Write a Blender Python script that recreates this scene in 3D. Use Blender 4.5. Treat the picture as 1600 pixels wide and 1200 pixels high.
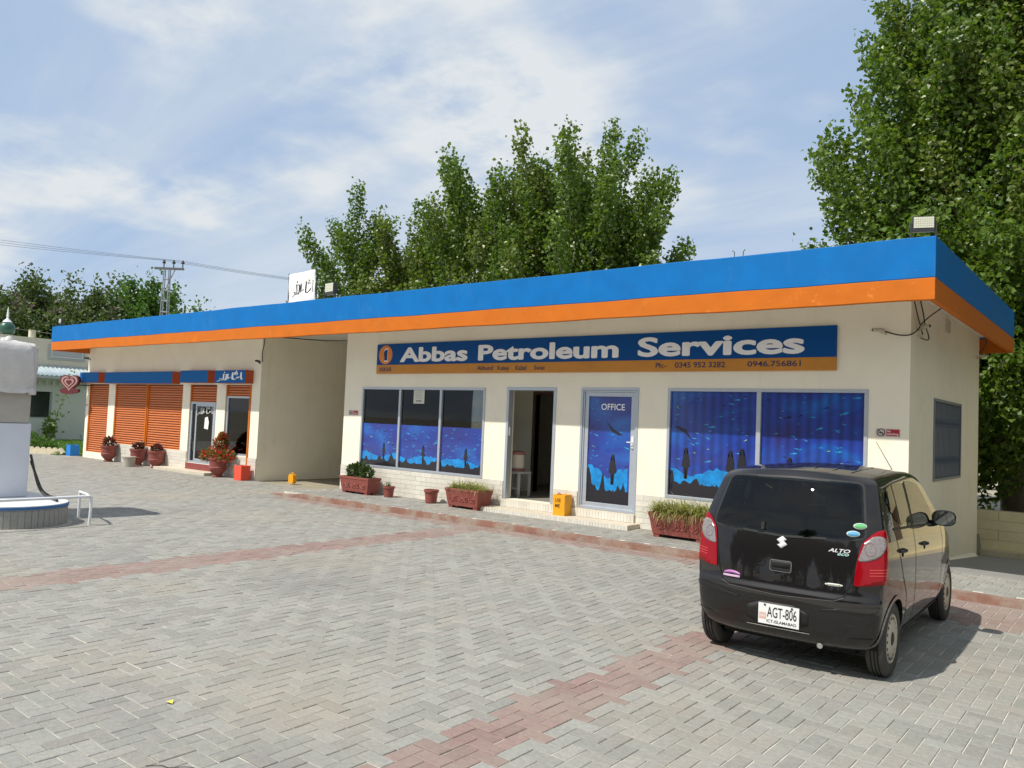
import bpy, bmesh, math, random
import numpy as np
from mathutils import Vector, Matrix
from mathutils.bvhtree import BVHTree

for o in list(bpy.data.objects): bpy.data.objects.remove(o)
scene = bpy.context.scene
C = scene.collection
rnd = random.Random(7)

# ------------------------------------------------------------------ camera
CAM_H = 1.78
YAW, PITCH, ROLL, FPX = 0.68042, 0.04644, 0.04120, 1238.28
def cam_axes():
    cy, sy = math.cos(YAW), math.sin(YAW)
    f = Vector((-sy*math.cos(PITCH), cy*math.cos(PITCH), math.sin(PITCH)))
    r0 = Vector((cy, sy, 0)); u0 = r0.cross(f)
    r = r0*math.cos(ROLL) + u0*math.sin(ROLL)
    u = u0*math.cos(ROLL) - r0*math.sin(ROLL)
    return r, u, f
cR, cU, cF = cam_axes()
cam_d = bpy.data.cameras.new('camera'); cam = bpy.data.objects.new('camera', cam_d); C.objects.link(cam)
cam_d.sensor_fit = 'HORIZONTAL'; cam_d.sensor_width = 36.0; cam_d.lens = FPX/1600*36
cam_d.clip_start = 0.05; cam_d.clip_end = 2000
M = Matrix.Identity(4)
for i in range(3):
    M[i][0] = cR[i]; M[i][1] = cU[i]; M[i][2] = -cF[i]
M[2][3] = CAM_H
cam.matrix_world = M
scene.camera = cam
def depth_of(x, y): return -x*0.629 + y*0.777

# ------------------------------------------------------------------ light
SUN_DIR = Vector((0.25, 0.69, -1.0)).normalized()
sun_el = math.asin(-SUN_DIR.z); sun_az = math.atan2(-SUN_DIR.x, -SUN_DIR.y)
sd = bpy.data.lights.new('sun', 'SUN'); sd.energy = 4.4; sd.angle = math.radians(0.6); sd.color = (1.0, 0.95, 0.86)
sun = bpy.data.objects.new('sun', sd); C.objects.link(sun)
sun.rotation_euler = SUN_DIR.to_track_quat('-Z', 'Y').to_euler(); sun.location = (-10, -20, 40)

world = bpy.data.worlds.new('World'); scene.world = world; world.use_nodes = True
def build_world():
    nt = world.node_tree; N = nt.nodes; L = nt.links
    for n in list(N): N.remove(n)
    out = N.new('ShaderNodeOutputWorld'); bg = N.new('ShaderNodeBackground'); bg.inputs[1].default_value = 0.10
    sky = N.new('ShaderNodeTexSky'); sky.sky_type = 'NISHITA'; sky.sun_disc = False
    sky.sun_elevation = sun_el; sky.sun_rotation = sun_az % (2*math.pi)
    sky.air_density = 1.1; sky.dust_density = 1.6; sky.ozone_density = 1.3; sky.altitude = 900
    tc = N.new('ShaderNodeTexCoord'); sep = N.new('ShaderNodeSeparateXYZ'); L.new(tc.outputs['Generated'], sep.inputs[0])
    def math_n(op, a=None, b=None, va=0.0, vb=0.0, clamp=False):
        m = N.new('ShaderNodeMath'); m.operation = op; m.use_clamp = clamp
        m.inputs[0].default_value = va; m.inputs[1].default_value = vb
        if a is not None: L.new(a, m.inputs[0])
        if b is not None: L.new(b, m.inputs[1])
        return m.outputs[0]
    z = math_n('MAXIMUM', sep.outputs[2], None, vb=0.0)
    zz = math_n('ADD', z, None, vb=0.16)
    px = math_n('DIVIDE', sep.outputs[0], zz); py = math_n('DIVIDE', sep.outputs[1], zz)
    comb = N.new('ShaderNodeCombineXYZ'); L.new(px, comb.inputs[0]); L.new(py, comb.inputs[1])
    def noise(scale, detail, rough, sc=(1, 1, 1), rot=0.0, loc=(0, 0, 0), dist=0.0):
        mp = N.new('ShaderNodeMapping'); mp.inputs['Scale'].default_value = sc
        mp.inputs['Rotation'].default_value = (0, 0, rot); mp.inputs['Location'].default_value = loc
        L.new(comb.outputs[0], mp.inputs[0])
        n = N.new('ShaderNodeTexNoise'); n.inputs['Scale'].default_value = scale; n.inputs['Detail'].default_value = detail
        n.inputs['Roughness'].default_value = rough; n.inputs['Distortion'].default_value = dist
        L.new(mp.outputs[0], n.inputs['Vector']); return n.outputs[0]
    def ramp(f, a, b):
        r = N.new('ShaderNodeMapRange'); r.interpolation_type = 'SMOOTHSTEP'
        r.inputs[1].default_value = a; r.inputs[2].default_value = b; L.new(f, r.inputs[0]); return r.outputs[0]
    puff = ramp(noise(0.75, 10, 0.52, loc=(1.35, 0.45, 0), dist=0.15), 0.45, 0.565)
    puff = math_n('MULTIPLY', puff, ramp(noise(2.6, 9, 0.6, loc=(0.3, 4, 0)), 0.30, 0.56))
    veil = ramp(noise(0.8, 9, 0.6, sc=(0.4, 2.0, 1), rot=0.75, loc=(5, 2, 0), dist=0.4), 0.36, 0.72)
    m = math_n('ADD', math_n('MULTIPLY', puff, None, vb=0.95), math_n('MULTIPLY', veil, None, vb=0.60), clamp=True)
    mx = N.new('ShaderNodeMix'); mx.data_type = 'RGBA'
    L.new(m, mx.inputs[0]); mx.inputs[7].default_value = (6.9, 7.3, 7.6, 1)
    hz = N.new('ShaderNodeMix'); hz.data_type = 'RGBA'; hz.inputs[0].default_value = 0.8
    L.new(sky.outputs[0], hz.inputs[6]); hz.inputs[7].default_value = (4.2, 5.5, 7.5, 1)
    L.new(hz.outputs[2], mx.inputs[6])
    L.new(mx.outputs[2], bg.inputs[0]); L.new(bg.outputs[0], out.inputs[0])
build_world()
vs = scene.view_settings
vs.view_transform = 'Standard'; vs.look = 'None'; vs.gamma = 1.0; vs.use_curve_mapping = False
vs.exposure = 0.12

# ------------------------------------------------------------------ materials
MATS = {}
def mat(name, col, rough=0.6, metal=0.0, noise=0.0, nscale=6.0, bump=0.0, bscale=40.0, coat=0.0, spec=0.5, dirt=None, trans=0.0, emit=None, vary=0.0, tint=None, dirt2=None):
    """principled material with noise tint, optional dirt colour patches, bump"""
    if name in MATS: return MATS[name]
    m = bpy.data.materials.new(name); m.use_nodes = True; MATS[name] = m
    nt = m.node_tree; N = nt.nodes; L = nt.links; b = N['Principled BSDF']
    b.inputs['Base Color'].default_value = (*col, 1); b.inputs['Roughness'].default_value = rough
    b.inputs['Metallic'].default_value = metal; b.inputs['Coat Weight'].default_value = coat; b.inputs['Coat Roughness'].default_value = 0.03
    b.inputs['Specular IOR Level'].default_value = spec
    if trans: b.inputs['Transmission Weight'].default_value = trans
    src = None
    if noise or bump or dirt or vary:
        geo = N.new('ShaderNodeNewGeometry')
    if noise:
        n = N.new('ShaderNodeTexNoise'); n.inputs['Scale'].default_value = nscale; n.inputs['Detail'].default_value = 6
        n.inputs['Roughness'].default_value = 0.62
        L.new(geo.outputs['Position'], n.inputs['Vector'])
        r = N.new('ShaderNodeMapRange'); r.inputs[1].default_value = 0.28; r.inputs[2].default_value = 0.72
        r.inputs[3].default_value = 1-noise; r.inputs[4].default_value = 1+noise; L.new(n.outputs[0], r.inputs[0])
        mx = N.new('ShaderNodeMix'); mx.data_type = 'RGBA'; mx.blend_type = 'MULTIPLY'; mx.inputs[0].default_value = 1
        mx.inputs[6].default_value = (*col, 1); L.new(r.outputs[0], mx.inputs[7]); src = mx.outputs[2]
        rr = N.new('ShaderNodeMapRange'); rr.inputs[3].default_value = max(0.02, rough-0.1); rr.inputs[4].default_value = min(1, rough+0.1)
        L.new(n.outputs[0], rr.inputs[0]); L.new(rr.outputs[0], b.inputs['Roughness'])
    if vary:
        oi = N.new('ShaderNodeObjectInfo'); ad = N.new('ShaderNodeMath'); ad.operation = 'ADD'
        L.new(geo.outputs['Random Per Island'], ad.inputs[0]); L.new(oi.outputs['Random'], ad.inputs[1])
        fr = N.new('ShaderNodeMath'); fr.operation = 'FRACT'; L.new(ad.outputs[0], fr.inputs[0])
        r = N.new('ShaderNodeMapRange'); r.inputs[3].default_value = 1-vary; r.inputs[4].default_value = 1+vary; L.new(fr.outputs[0], r.inputs[0])
        mx = N.new('ShaderNodeMix'); mx.data_type = 'RGBA'; mx.blend_type = 'MULTIPLY'; mx.inputs[0].default_value = 1
        if src: L.new(src, mx.inputs[6])
        else: mx.inputs[6].default_value = (*col, 1)
        L.new(r.outputs[0], mx.inputs[7]); src = mx.outputs[2]
    if tint:
        ml = N.new('ShaderNodeMath'); ml.operation = 'MULTIPLY'; ml.inputs[1].default_value = 7.31; L.new(fr.outputs[0], ml.inputs[0])
        f2 = N.new('ShaderNodeMath'); f2.operation = 'FRACT'; L.new(ml.outputs[0], f2.inputs[0])
        tc_ = N.new('ShaderNodeValToRGB'); el = tc_.color_ramp.elements; el[0].color = (*tint[0], 1); el[1].color = (*tint[-1], 1); e_ = el.new(.5); e_.color = (*tint[1], 1); L.new(f2.outputs[0], tc_.inputs[0])
        mx = N.new('ShaderNodeMix'); mx.data_type = 'RGBA'; mx.blend_type = 'MULTIPLY'; mx.inputs[0].default_value = 1; L.new(src, mx.inputs[6]); L.new(tc_.outputs[0], mx.inputs[7]); src = mx.outputs[2]
    for dirt in [q for q in (dirt, dirt2) if q]:
        dcol, dscale, lo, hi, amt = dirt[:5]
        n = N.new('ShaderNodeTexNoise'); n.inputs['Scale'].default_value = dscale; n.inputs['Detail'].default_value = 8; n.inputs['Roughness'].default_value = 0.66
        if len(dirt) > 5:
            mp = N.new('ShaderNodeMapping'); mp.inputs['Scale'].default_value = dirt[5]; L.new(geo.outputs['Position'], mp.inputs[0]); L.new(mp.outputs[0], n.inputs['Vector'])
        else: L.new(geo.outputs['Position'], n.inputs['Vector'])
        r = N.new('ShaderNodeMapRange'); r.inputs[1].default_value = lo; r.inputs[2].default_value = hi; r.inputs[4].default_value = amt
        L.new(n.outputs[0], r.inputs[0])
        mx = N.new('ShaderNodeMix'); mx.data_type = 'RGBA'; L.new(r.outputs[0], mx.inputs[0])
        if src: L.new(src, mx.inputs[6])
        else: mx.inputs[6].default_value = (*col, 1)
        mx.inputs[7].default_value = (*dcol, 1); src = mx.outputs[2]
    if src: L.new(src, b.inputs['Base Color'])
    if bump:
        n = N.new('ShaderNodeTexNoise'); n.inputs['Scale'].default_value = bscale; n.inputs['Detail'].default_value = 6
        L.new(geo.outputs['Position'], n.inputs['Vector'])
        bp = N.new('ShaderNodeBump'); bp.inputs['Strength'].default_value = bump; bp.inputs['Distance'].default_value = 0.01
        L.new(n.outputs[0], bp.inputs['Height']); L.new(bp.outputs[0], b.inputs['Normal'])
    if emit:
        b.inputs['Emission Color'].default_value = (*emit, 1); b.inputs['Emission Strength'].default_value = 1.0
    return m
def glass_mat(name, tint=(0.75, 0.8, 0.8), refl=1.0):
    if name in MATS: return MATS[name]
    m = bpy.data.materials.new(name); m.use_nodes = True; MATS[name] = m
    nt = m.node_tree; N = nt.nodes; L = nt.links
    for n in list(N): N.remove(n)
    out = N.new('ShaderNodeOutputMaterial'); mx = N.new('ShaderNodeMixShader'); tr = N.new('ShaderNodeBsdfTransparent'); gl = N.new('ShaderNodeBsdfGlossy')
    tr.inputs[0].default_value = (*tint, 1); gl.inputs['Roughness'].default_value = 0.004
    fr = N.new('ShaderNodeFresnel'); fr.inputs[0].default_value = 1.5
    L.new(fr.outputs[0], mx.inputs[0]); L.new(tr.outputs[0], mx.inputs[1]); L.new(gl.outputs[0], mx.inputs[2]); L.new(mx.outputs[0], out.inputs[0])
    return m
def leaf_mat(name, cols, rough=0.38, trans=0.35):
    if name in MATS: return MATS[name]
    m = bpy.data.materials.new(name); m.use_nodes = True; MATS[name] = m
    nt = m.node_tree; N = nt.nodes; L = nt.links; b = N['Principled BSDF']; out = N['Material Output']
    geo = N.new('ShaderNodeNewGeometry'); cr = N.new('ShaderNodeValToRGB')
    el = cr.color_ramp.elements
    el[0].position = 0.0; el[0].color = (*cols[0], 1); el[1].position = 1.0; el[1].color = (*cols[-1], 1)
    for i, c in enumerate(cols[1:-1]):
        e = el.new((i+1)/(len(cols)-1)); e.color = (*c, 1)
    L.new(geo.outputs['Random Per Island'], cr.inputs[0])
    L.new(cr.outputs[0], b.inputs['Base Color']); b.inputs['Roughness'].default_value = rough; b.inputs['Specular IOR Level'].default_value = 0.55
    t = N.new('ShaderNodeBsdfTranslucent'); g = N.new('ShaderNodeMix'); g.data_type = 'RGBA'; g.blend_type = 'MULTIPLY'; g.inputs[0].default_value = 1
    L.new(cr.outputs[0], g.inputs[6]); g.inputs[7].default_value = (1.5, 1.6, 0.7, 1); L.new(g.outputs[2], t.inputs[0])
    mx = N.new('ShaderNodeMixShader'); mx.inputs[0].default_value = trans
    L.new(b.outputs[0], mx.inputs[1]); L.new(t.outputs[0], mx.inputs[2]); L.new(mx.outputs[0], out.inputs[0])
    return m

CREAM = mat('cream_plaster', (0.87, 0.815, 0.675), 0.75, dirt2=((0.50, 0.43, 0.31), 3.0, 0.58, 0.82, 0.30, (2.2, 2.2, 0.16)), noise=0.05, nscale=1.3, bump=0.12, bscale=30, dirt=((0.55, 0.47, 0.33), 1.4, 0.58, 0.80, 0.32))
CREAM_IN = mat('inner_plaster', (0.78, 0.74, 0.60), 0.8, noise=0.06, nscale=2)
SOFFIT = mat('white_soffit', (0.74, 0.72, 0.66), 0.8, noise=0.06, nscale=2, bump=0.1)
BLUE = mat('blue_paint', (0.0, 0.140, 0.43), 0.6, spec=0.2, dirt2=((0.05, 0.20, 0.44), 2.4, 0.55, 0.80, 0.45, (1.5, 1.5, 0.5)), noise=0.10, nscale=2.2, bump=0.18, bscale=11, dirt=((0.30, 0.50, 0.72), 7.5, 0.695, 0.74, 0.6))
ORANGE = mat('orange_paint', (0.55, 0.140, 0.010), 0.6, spec=0.2, dirt2=((0.42, 0.16, 0.04), 2.4, 0.55, 0.80, 0.45, (1.5, 1.5, 0.5)), noise=0.08, nscale=3.5, bump=0.15, bscale=12, dirt=((0.85, 0.38, 0.10), 5.0, 0.62, 0.74, 0.5))
BLUE_BOX = mat('blue_box_paint', (0.001, 0.11, 0.36), 0.55, spec=0.15, noise=0.07, nscale=5, bump=0.1)
ORANGE_DK = mat('shutter_orange', (0.60, 0.18, 0.055), 0.42, noise=0.08, nscale=6, bump=0.05)
RUST = mat('box_side_orange', (0.40, 0.065, 0.014), 0.5, noise=0.08, nscale=5)
SIGN_BLUE = mat('sign_blue', (0.001, 0.07, 0.27), 0.5, spec=0.15, noise=0.05, nscale=4, bump=0.05)
SIGN_ORANGE = mat('sign_orange', (0.55, 0.22, 0.015), 0.5, noise=0.10, nscale=4)
SIGN_DISC = mat('sign_disc_orange', (0.72, 0.22, 0.02), 0.5)
WHITE_LET = mat('white_lettering', (0.86, 0.86, 0.88), 0.5, noise=0.04, nscale=8)
INK = mat('navy_ink', (0.012, 0.02, 0.09), 0.5)
BLACK_INK = mat('black_ink', (0.012, 0.012, 0.012), 0.5)
ALU = mat('grey_aluminium', (0.46, 0.50, 0.56), 0.42, metal=0.45, noise=0.05, nscale=12)
TILE = mat('white_wall_tile', (0.66, 0.63, 0.56), 0.35, noise=0.07, nscale=9, vary=0.08, bump=0.04, dirt=((0.42, 0.36, 0.26), 1.8, 0.58, 0.78, 0.5))
GROUT = mat('tile_grout', (0.36, 0.33, 0.28), 0.9, noise=0.1)
STEP = mat('step_stone', (0.56, 0.50, 0.40), 0.7, noise=0.1, nscale=5, bump=0.15, dirt=((0.33, 0.28, 0.2), 2.5, 0.55, 0.75, 0.5))
KERB = mat('kerb_red', (0.235, 0.115, 0.082), 0.8, noise=0.16, nscale=4, bump=0.4, bscale=30, dirt=((0.31, 0.27, 0.22), 2.4, 0.44, 0.62, 0.9))
PAVER = mat('grey_paver', (0.275, 0.270, 0.246), 0.85, noise=0.15, nscale=30, bump=0.3, bscale=90, vary=0.12, tint=((1.02, .99, .975), (1, 1, 1), (.975, .995, .98)), dirt2=((0.165, 0.16, 0.15), 0.32, 0.54, 0.72, 0.55), dirt=((0.34, 0.295, 0.225), 0.55, 0.50, 0.72, 0.55))
PAVER_RED = mat('red_paver', (0.255, 0.175, 0.155), 0.85, noise=0.14, nscale=26, bump=0.3, bscale=90, vary=0.10, dirt=((0.30, 0.265, 0.225), 1.2, 0.40, 0.66, 0.75))
SAND = mat('joint_sand', (0.58, 0.55, 0.48), 0.95, noise=0.25, nscale=5, bump=0.4, bscale=60)
TERRA = mat('terracotta_red', (0.245, 0.062, 0.048), 0.6, noise=0.10, nscale=12, bump=0.12, bscale=40, dirt=((0.42, 0.26, 0.2), 6, 0.58, 0.75, 0.5))
SOIL = mat('soil', (0.08, 0.055, 0.035), 0.95, noise=0.3, nscale=30, bump=0.6)
CONC = mat('concrete', (0.42, 0.39, 0.33), 0.9, noise=0.15, nscale=8, bump=0.4, bscale=50)
ASPH = mat('driveway_concrete', (0.25, 0.245, 0.235), 0.9, noise=0.12, nscale=4, bump=0.3)
WALLY = mat('yellow_wall', (0.78, 0.68, 0.42), 0.8, noise=0.06, nscale=4, bump=0.2, dirt=((0.35, 0.28, 0.18), 1.5, 0.58, 0.8, 0.5))
GRASSG = mat('lawn_soil', (0.10, 0.15, 0.035), 0.95, noise=0.3, nscale=3)
EARTH = mat('earth', (0.30, 0.27, 0.20), 0.95, noise=0.2, nscale=0.4)
BARK = mat('bark', (0.16, 0.13, 0.095), 0.9, noise=0.25, nscale=8, bump=0.6, bscale=20)
PALE_BARK = mat('pale_bark', (0.33, 0.31, 0.25), 0.9, noise=0.25, nscale=8, bump=0.5, bscale=20)
DARKM = mat('dark_metal', (0.03, 0.032, 0.035), 0.45, noise=0.05)
GALV = mat('galvanised_steel', (0.34, 0.37, 0.40), 0.5, metal=0.4, noise=0.1, nscale=4)
WHITEP = mat('white_paint', (0.74, 0.75, 0.78), 0.45, noise=0.05, nscale=8)
BLACKR = mat('black_rubber', (0.045, 0.043, 0.040), 0.75, noise=0.1, nscale=30)
YELLOW = mat('yellow_paint', (0.80, 0.36, 0.008), 0.45, noise=0.05, nscale=9)
REDB = mat('red_bin_paint', (0.80, 0.09, 0.045), 0.45, noise=0.05)
BLUEB = mat('blue_bin_paint', (0.008, 0.22, 0.68), 0.45, noise=0.05)
GLASS = glass_mat('window_glass')
NEAR_BLACK = mat('near_black', (0.006, 0.006, 0.006), 0.9)
WIRE = mat('wire_black', (0.02, 0.02, 0.02), 0.6)

# ------------------------------------------------------------------ helpers
class MB:
    def __init__(s): s.v = []; s.f = []; s.m = []; s.mats = []
    def mi(s, m):
        if m not in s.mats: s.mats.append(m)
        return s.mats.index(m)
    def add(s, verts, faces, m=None):
        b = len(s.v); s.v += [tuple(q) for q in verts]; k = s.mi(m) if m else 0
        for f in faces: s.f.append([b+i for i in f]); s.m.append(k)
        return s
    def box(s, x0, x1, y0, y1, z0, z1, m=None):
        v = [(x0,y0,z0),(x1,y0,z0),(x1,y1,z0),(x0,y1,z0),(x0,y0,z1),(x1,y0,z1),(x1,y1,z1),(x0,y1,z1)]
        return s.add(v, [(3,2,1,0),(4,5,6,7),(0,1,5,4),(1,2,6,5),(2,3,7,6),(3,0,4,7)], m)
    def quad(s, a, b, c, d, m=None): return s.add([a,b,c,d], [(0,1,2,3)], m)
    def tube(s, pts, r, n=8, m=None, cap=True):
        pts = [Vector(p) for p in pts]; rs = r if isinstance(r, (list, tuple)) else [r]*len(pts)
        rings = []; up = None; vs = []
        for i, p in enumerate(pts):
            t = (pts[min(i+1, len(pts)-1)] - pts[max(i-1, 0)]).normalized()
            if up is None:
                up = Vector((0,0,1)) if abs(t.z) < 0.9 else Vector((1,0,0))
            a = t.cross(up)
            if a.length < 1e-4: a = t.cross(Vector((0,1,0.01)))
            a.normalize(); bb = a.cross(t).normalized(); up = bb
            for k in range(n):
                th = 2*math.pi*k/n; vs.append(p + (a*math.cos(th) + bb*math.sin(th))*rs[i])
        fs = []
        for i in range(len(pts)-1):
            for k in range(n):
                k2 = (k+1) % n; fs.append((i*n+k, i*n+k2, (i+1)*n+k2, (i+1)*n+k))
        if cap:
            fs.append(tuple(range(n-1, -1, -1))); fs.append(tuple((len(pts)-1)*n+k for k in range(n)))
        return s.add(vs, fs, m)
    def lathe(s, prof, n=24, c=(0,0,0), m=None, axis='z', capb=True, capt=True):
        vs = []; fs = []
        for (r, h) in prof:
            for k in range(n):
                th = 2*math.pi*k/n; a, b = r*math.cos(th), r*math.sin(th)
                p = (a, b, h) if axis == 'z' else ((h, a, b) if axis == 'x' else (a, h, b))
                vs.append((p[0]+c[0], p[1]+c[1], p[2]+c[2]))
        for i in range(len(prof)-1):
            for k in range(n):
                k2 = (k+1) % n; fs.append((i*n+k, i*n+k2, (i+1)*n+k2, (i+1)*n+k))
        if capb: fs.append(tuple(range(n-1, -1, -1)))
        if capt: fs.append(tuple((len(prof)-1)*n+k for k in range(n)))
        return s.add(vs, fs, m)
    def prism(s, poly, to3, d, m=None):
        """poly 2d outline; to3(a,b,t) -> 3d, extruded t=0..d"""
        n = len(poly); v = [to3(a, b, 0) for a, b in poly] + [to3(a, b, d) for a, b in poly]
        f = [tuple(range(n)), tuple(range(2*n-1, n-1, -1))] + [(i, n+i, n+(i+1) % n, (i+1) % n) for i in range(n)]
        return s.add(v, f, m)
    def mesh(s, name, m=None, smooth=False):
        me = bpy.data.meshes.new(name); me.from_pydata(s.v, [], s.f)
        ms = s.mats if s.mats else ([m] if m else [])
        for q in ms: me.materials.append(q)
        if s.mats and len(s.mats) > 1: me.polygons.foreach_set('material_index', s.m)
        bm = bmesh.new(); bm.from_mesh(me); bmesh.ops.recalc_face_normals(bm, faces=bm.faces); bm.to_mesh(me); bm.free()
        if smooth:
            me.polygons.foreach_set('use_smooth', [True]*len(me.polygons)); me.set_sharp_from_angle(angle=math.radians(smooth if smooth > 1 else 40))
        return me
    def obj(s, name, m=None, parent=None, smooth=False, loc=None, bevel=0.0):
        return mk(name, s.mesh(name, m, smooth), parent, loc, bevel)
def mk(name, me, parent=None, loc=None, bevel=0.0):
    o = bpy.data.objects.new(name, me); C.objects.link(o)
    if parent: o.parent = parent
    if loc: o.location = loc
    if bevel:
        b = o.modifiers.new('bevel', 'BEVEL'); b.width = bevel; b.segments = 2; b.limit_method = 'ANGLE'
    return o
def tag(o, label, cat, group=None):
    o['label'] = label; o['category'] = cat
    if group: o['group'] = group
    return o
def thing(name, label, cat, loc=(0,0,0), rz=0.0, group=None):
    o = bpy.data.objects.new(name, None); C.objects.link(o); o.location = loc; o.rotation_euler = (0, 0, rz)
    return tag(o, label, cat, group)
def struct(o): o['kind'] = 'structure'; return o
def stuff(o): o['kind'] = 'stuff'; return o
def empty_part(name, parent, loc=(0,0,0)):
    o = bpy.data.objects.new(name, None); C.objects.link(o); o.parent = parent; o.location = loc; return o
def np_mesh(name, V, F, mats, midx=None, smooth=False):
    me = bpy.data.meshes.new(name); V = np.asarray(V, np.float32); F = np.asarray(F, np.int32); k = F.shape[1]
    me.vertices.add(len(V)); me.vertices.foreach_set('co', V.ravel())
    me.loops.add(F.size); me.loops.foreach_set('vertex_index', F.ravel())
    me.polygons.add(len(F)); me.polygons.foreach_set('loop_start', np.arange(0, F.size, k, dtype=np.int32))
    me.polygons.foreach_set('loop_total', np.full(len(F), k, np.int32))
    for q in mats: me.materials.append(q)
    if midx is not None: me.polygons.foreach_set('material_index', np.asarray(midx, np.int32))
    me.polygons.foreach_set('use_smooth', [smooth]*len(F))
    me.update(calc_edges=True); me.validate(); return me
def text_geo(body, bold=0.0, res=4):
    cu = bpy.data.curves.new('t', 'FONT'); cu.body = body; cu.size = 1; cu.offset = bold; cu.resolution_u = res
    o = bpy.data.objects.new('t', cu); C.objects.link(o)
    dg = bpy.context.evaluated_depsgraph_get(); me = o.evaluated_get(dg).to_mesh()
    V = [(v.co.x, v.co.y) for v in me.vertices]; F = [tuple(p.vertices) for p in me.polygons]
    o.evaluated_get(dg).to_mesh_clear(); bpy.data.objects.remove(o); bpy.data.curves.remove(cu)
    xs = [v[0] for v in V]; ys = [v[1] for v in V]
    x0, x1, y0, y1 = min(xs), max(xs), min(ys), max(ys)
    return [((a-x0)/(x1-x0), (b-y0)/(y1-y0)) for a, b in V], F
def put_text(mb, body, to3, a0, a1, b0, b1, m, bold=0.0):
    """flat lettering fitted in [a0,a1]x[b0,b1]; to3(a,b) -> 3d"""
    V, F = text_geo(body, bold)
    mb.add([to3(a0+(a1-a0)*u, b0+(b1-b0)*v) for u, v in V], F, m)
def ribbon(mb, pts, w, to3, m):
    """calligraphy stroke: pts [(a,b)], w width list, in 2d, mapped by to3"""
    n = len(pts); L = []; Rr = []
    for i in range(n):
        ax, ay = pts[max(i-1, 0)]; bx, by = pts[min(i+1, n-1)]
        dx, dy = bx-ax, by-ay; l = math.hypot(dx, dy) or 1
        ww = w[i] if isinstance(w, (list, tuple)) else w
        L.append((pts[i][0]-dy/l*ww/2, pts[i][1]+dx/l*ww/2)); Rr.append((pts[i][0]+dy/l*ww/2, pts[i][1]-dx/l*ww/2))
    mb.add([to3(*q) for q in L+Rr], [(i, i+1, n+i+1, n+i) for i in range(n-1)], m)
def smooth_pts(pts, it=2):
    for _ in range(it):
        o = [pts[0]]
        for a, b in zip(pts[:-1], pts[1:]):
            o.append(tuple(a[k]*.75+b[k]*.25 for k in range(len(a)))); o.append(tuple(a[k]*.25+b[k]*.75 for k in range(len(a))))
        o.append(pts[-1]); pts = o
    return pts
def smooth_loop(pts, it=2):
    for _ in range(it):
        o = []
        for i in range(len(pts)):
            a, b = pts[i], pts[(i+1) % len(pts)]
            o.append(tuple(a[k]*.75+b[k]*.25 for k in range(len(a)))); o.append(tuple(a[k]*.25+b[k]*.75 for k in range(len(a))))
        pts = o
    return pts
# blessing calligraphy, strokes traced in a unit box (x right, y up), drawn right to left
CALLI = [
    ([(0.93,0.95),(0.92,0.6),(0.93,0.35),(0.97,0.25),(0.90,0.22)], 0.035),
    ([(0.62,0.93),(0.60,0.5),(0.62,0.22),(0.70,0.22),(0.78,0.36),(0.80,0.48)], 0.045),
    ([(0.70,0.25),(0.76,0.30),(0.82,0.36),(0.86,0.52)], 0.030),
    ([(0.50,0.42),(0.53,0.46),(0.50,0.36),(0.46,0.34)], 0.022),
    ([(0.44,0.80),(0.43,0.5),(0.44,0.25)], 0.032),
    ([(0.385,0.75),(0.38,0.4),(0.36,0.18),(0.31,0.16),(0.28,0.24)], 0.040),
    ([(0.27,0.78),(0.275,0.45),(0.27,0.22),(0.22,0.16),(0.17,0.20),(0.14,0.34),(0.19,0.30),(0.17,0.18),(0.02,0.02)], 0.038),
    ([(0.29,0.74),(0.32,0.70),(0.35,0.76)], 0.020), ([(0.30,1.0),(0.305,0.86)], 0.020),
]
CALLI_DOTS = [(0.70,0.80),(0.775,0.80),(0.75,0.95)]
def calligraphy(mb, to3, m, wk=1.0, asp=1.0):
    for pts, w in CALLI:
        P = smooth_pts(pts, 2); n = len(P)
        ribbon(mb, P, [w*wk*(0.45+0.75*math.sin(math.pi*(0.12+0.78*i/(n-1)))) for i in range(n)], to3, m)
    for a, b in CALLI_DOTS:
        d = 0.030*wk; mb.add([to3(a-d, b), to3(a, b-d*asp), to3(a+d, b), to3(a, b+d*asp)], [(0,1,2,3)], m)
# ------------------------------------------------------------------ ground and paving
D = 11.68                      # front wall plane
WALK = 0.085
def gz(x, y):
    """ground level: flat forecourt, falling away beside and behind the office"""
    t = min(max((y-11.6)/6.1, 0), 1)
    return -0.03 - 0.42*t if x > -2.56 else -0.03
def ground_sheet():
    xs = [-600, -120, -60, -30, -10, -2.6, -2.54, 0, 6, 20, 60, 200, 600]; ys = [-400, -60, -10, 0, 5, 10, 11.6, 14, 17.7, 25, 40, 80, 200, 700]
    mb = MB()
    for x in xs:
        for y in ys: mb.v.append((x, y, gz(x, y)))
    n = len(ys)
    for i in range(len(xs)-1):
        for j in range(n-1): mb.f.append([i*n+j, (i+1)*n+j, (i+1)*n+j+1, i*n+j+1]); mb.m.append(0)
    return struct(mb.obj('ground', EARTH))
ground_sheet()
forecourt = struct(MB().box(-40, 14, -22, 10.10, -0.028, -0.006).box(-40, -14.42, 10.10, 11.66, -0.028, -0.006).obj('forecourt', SAND))
walkway = struct(MB().box(-14.42, 5.0, 10.24, 11.66, -0.028, WALK-0.006).obj('walkway', SAND))
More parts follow.
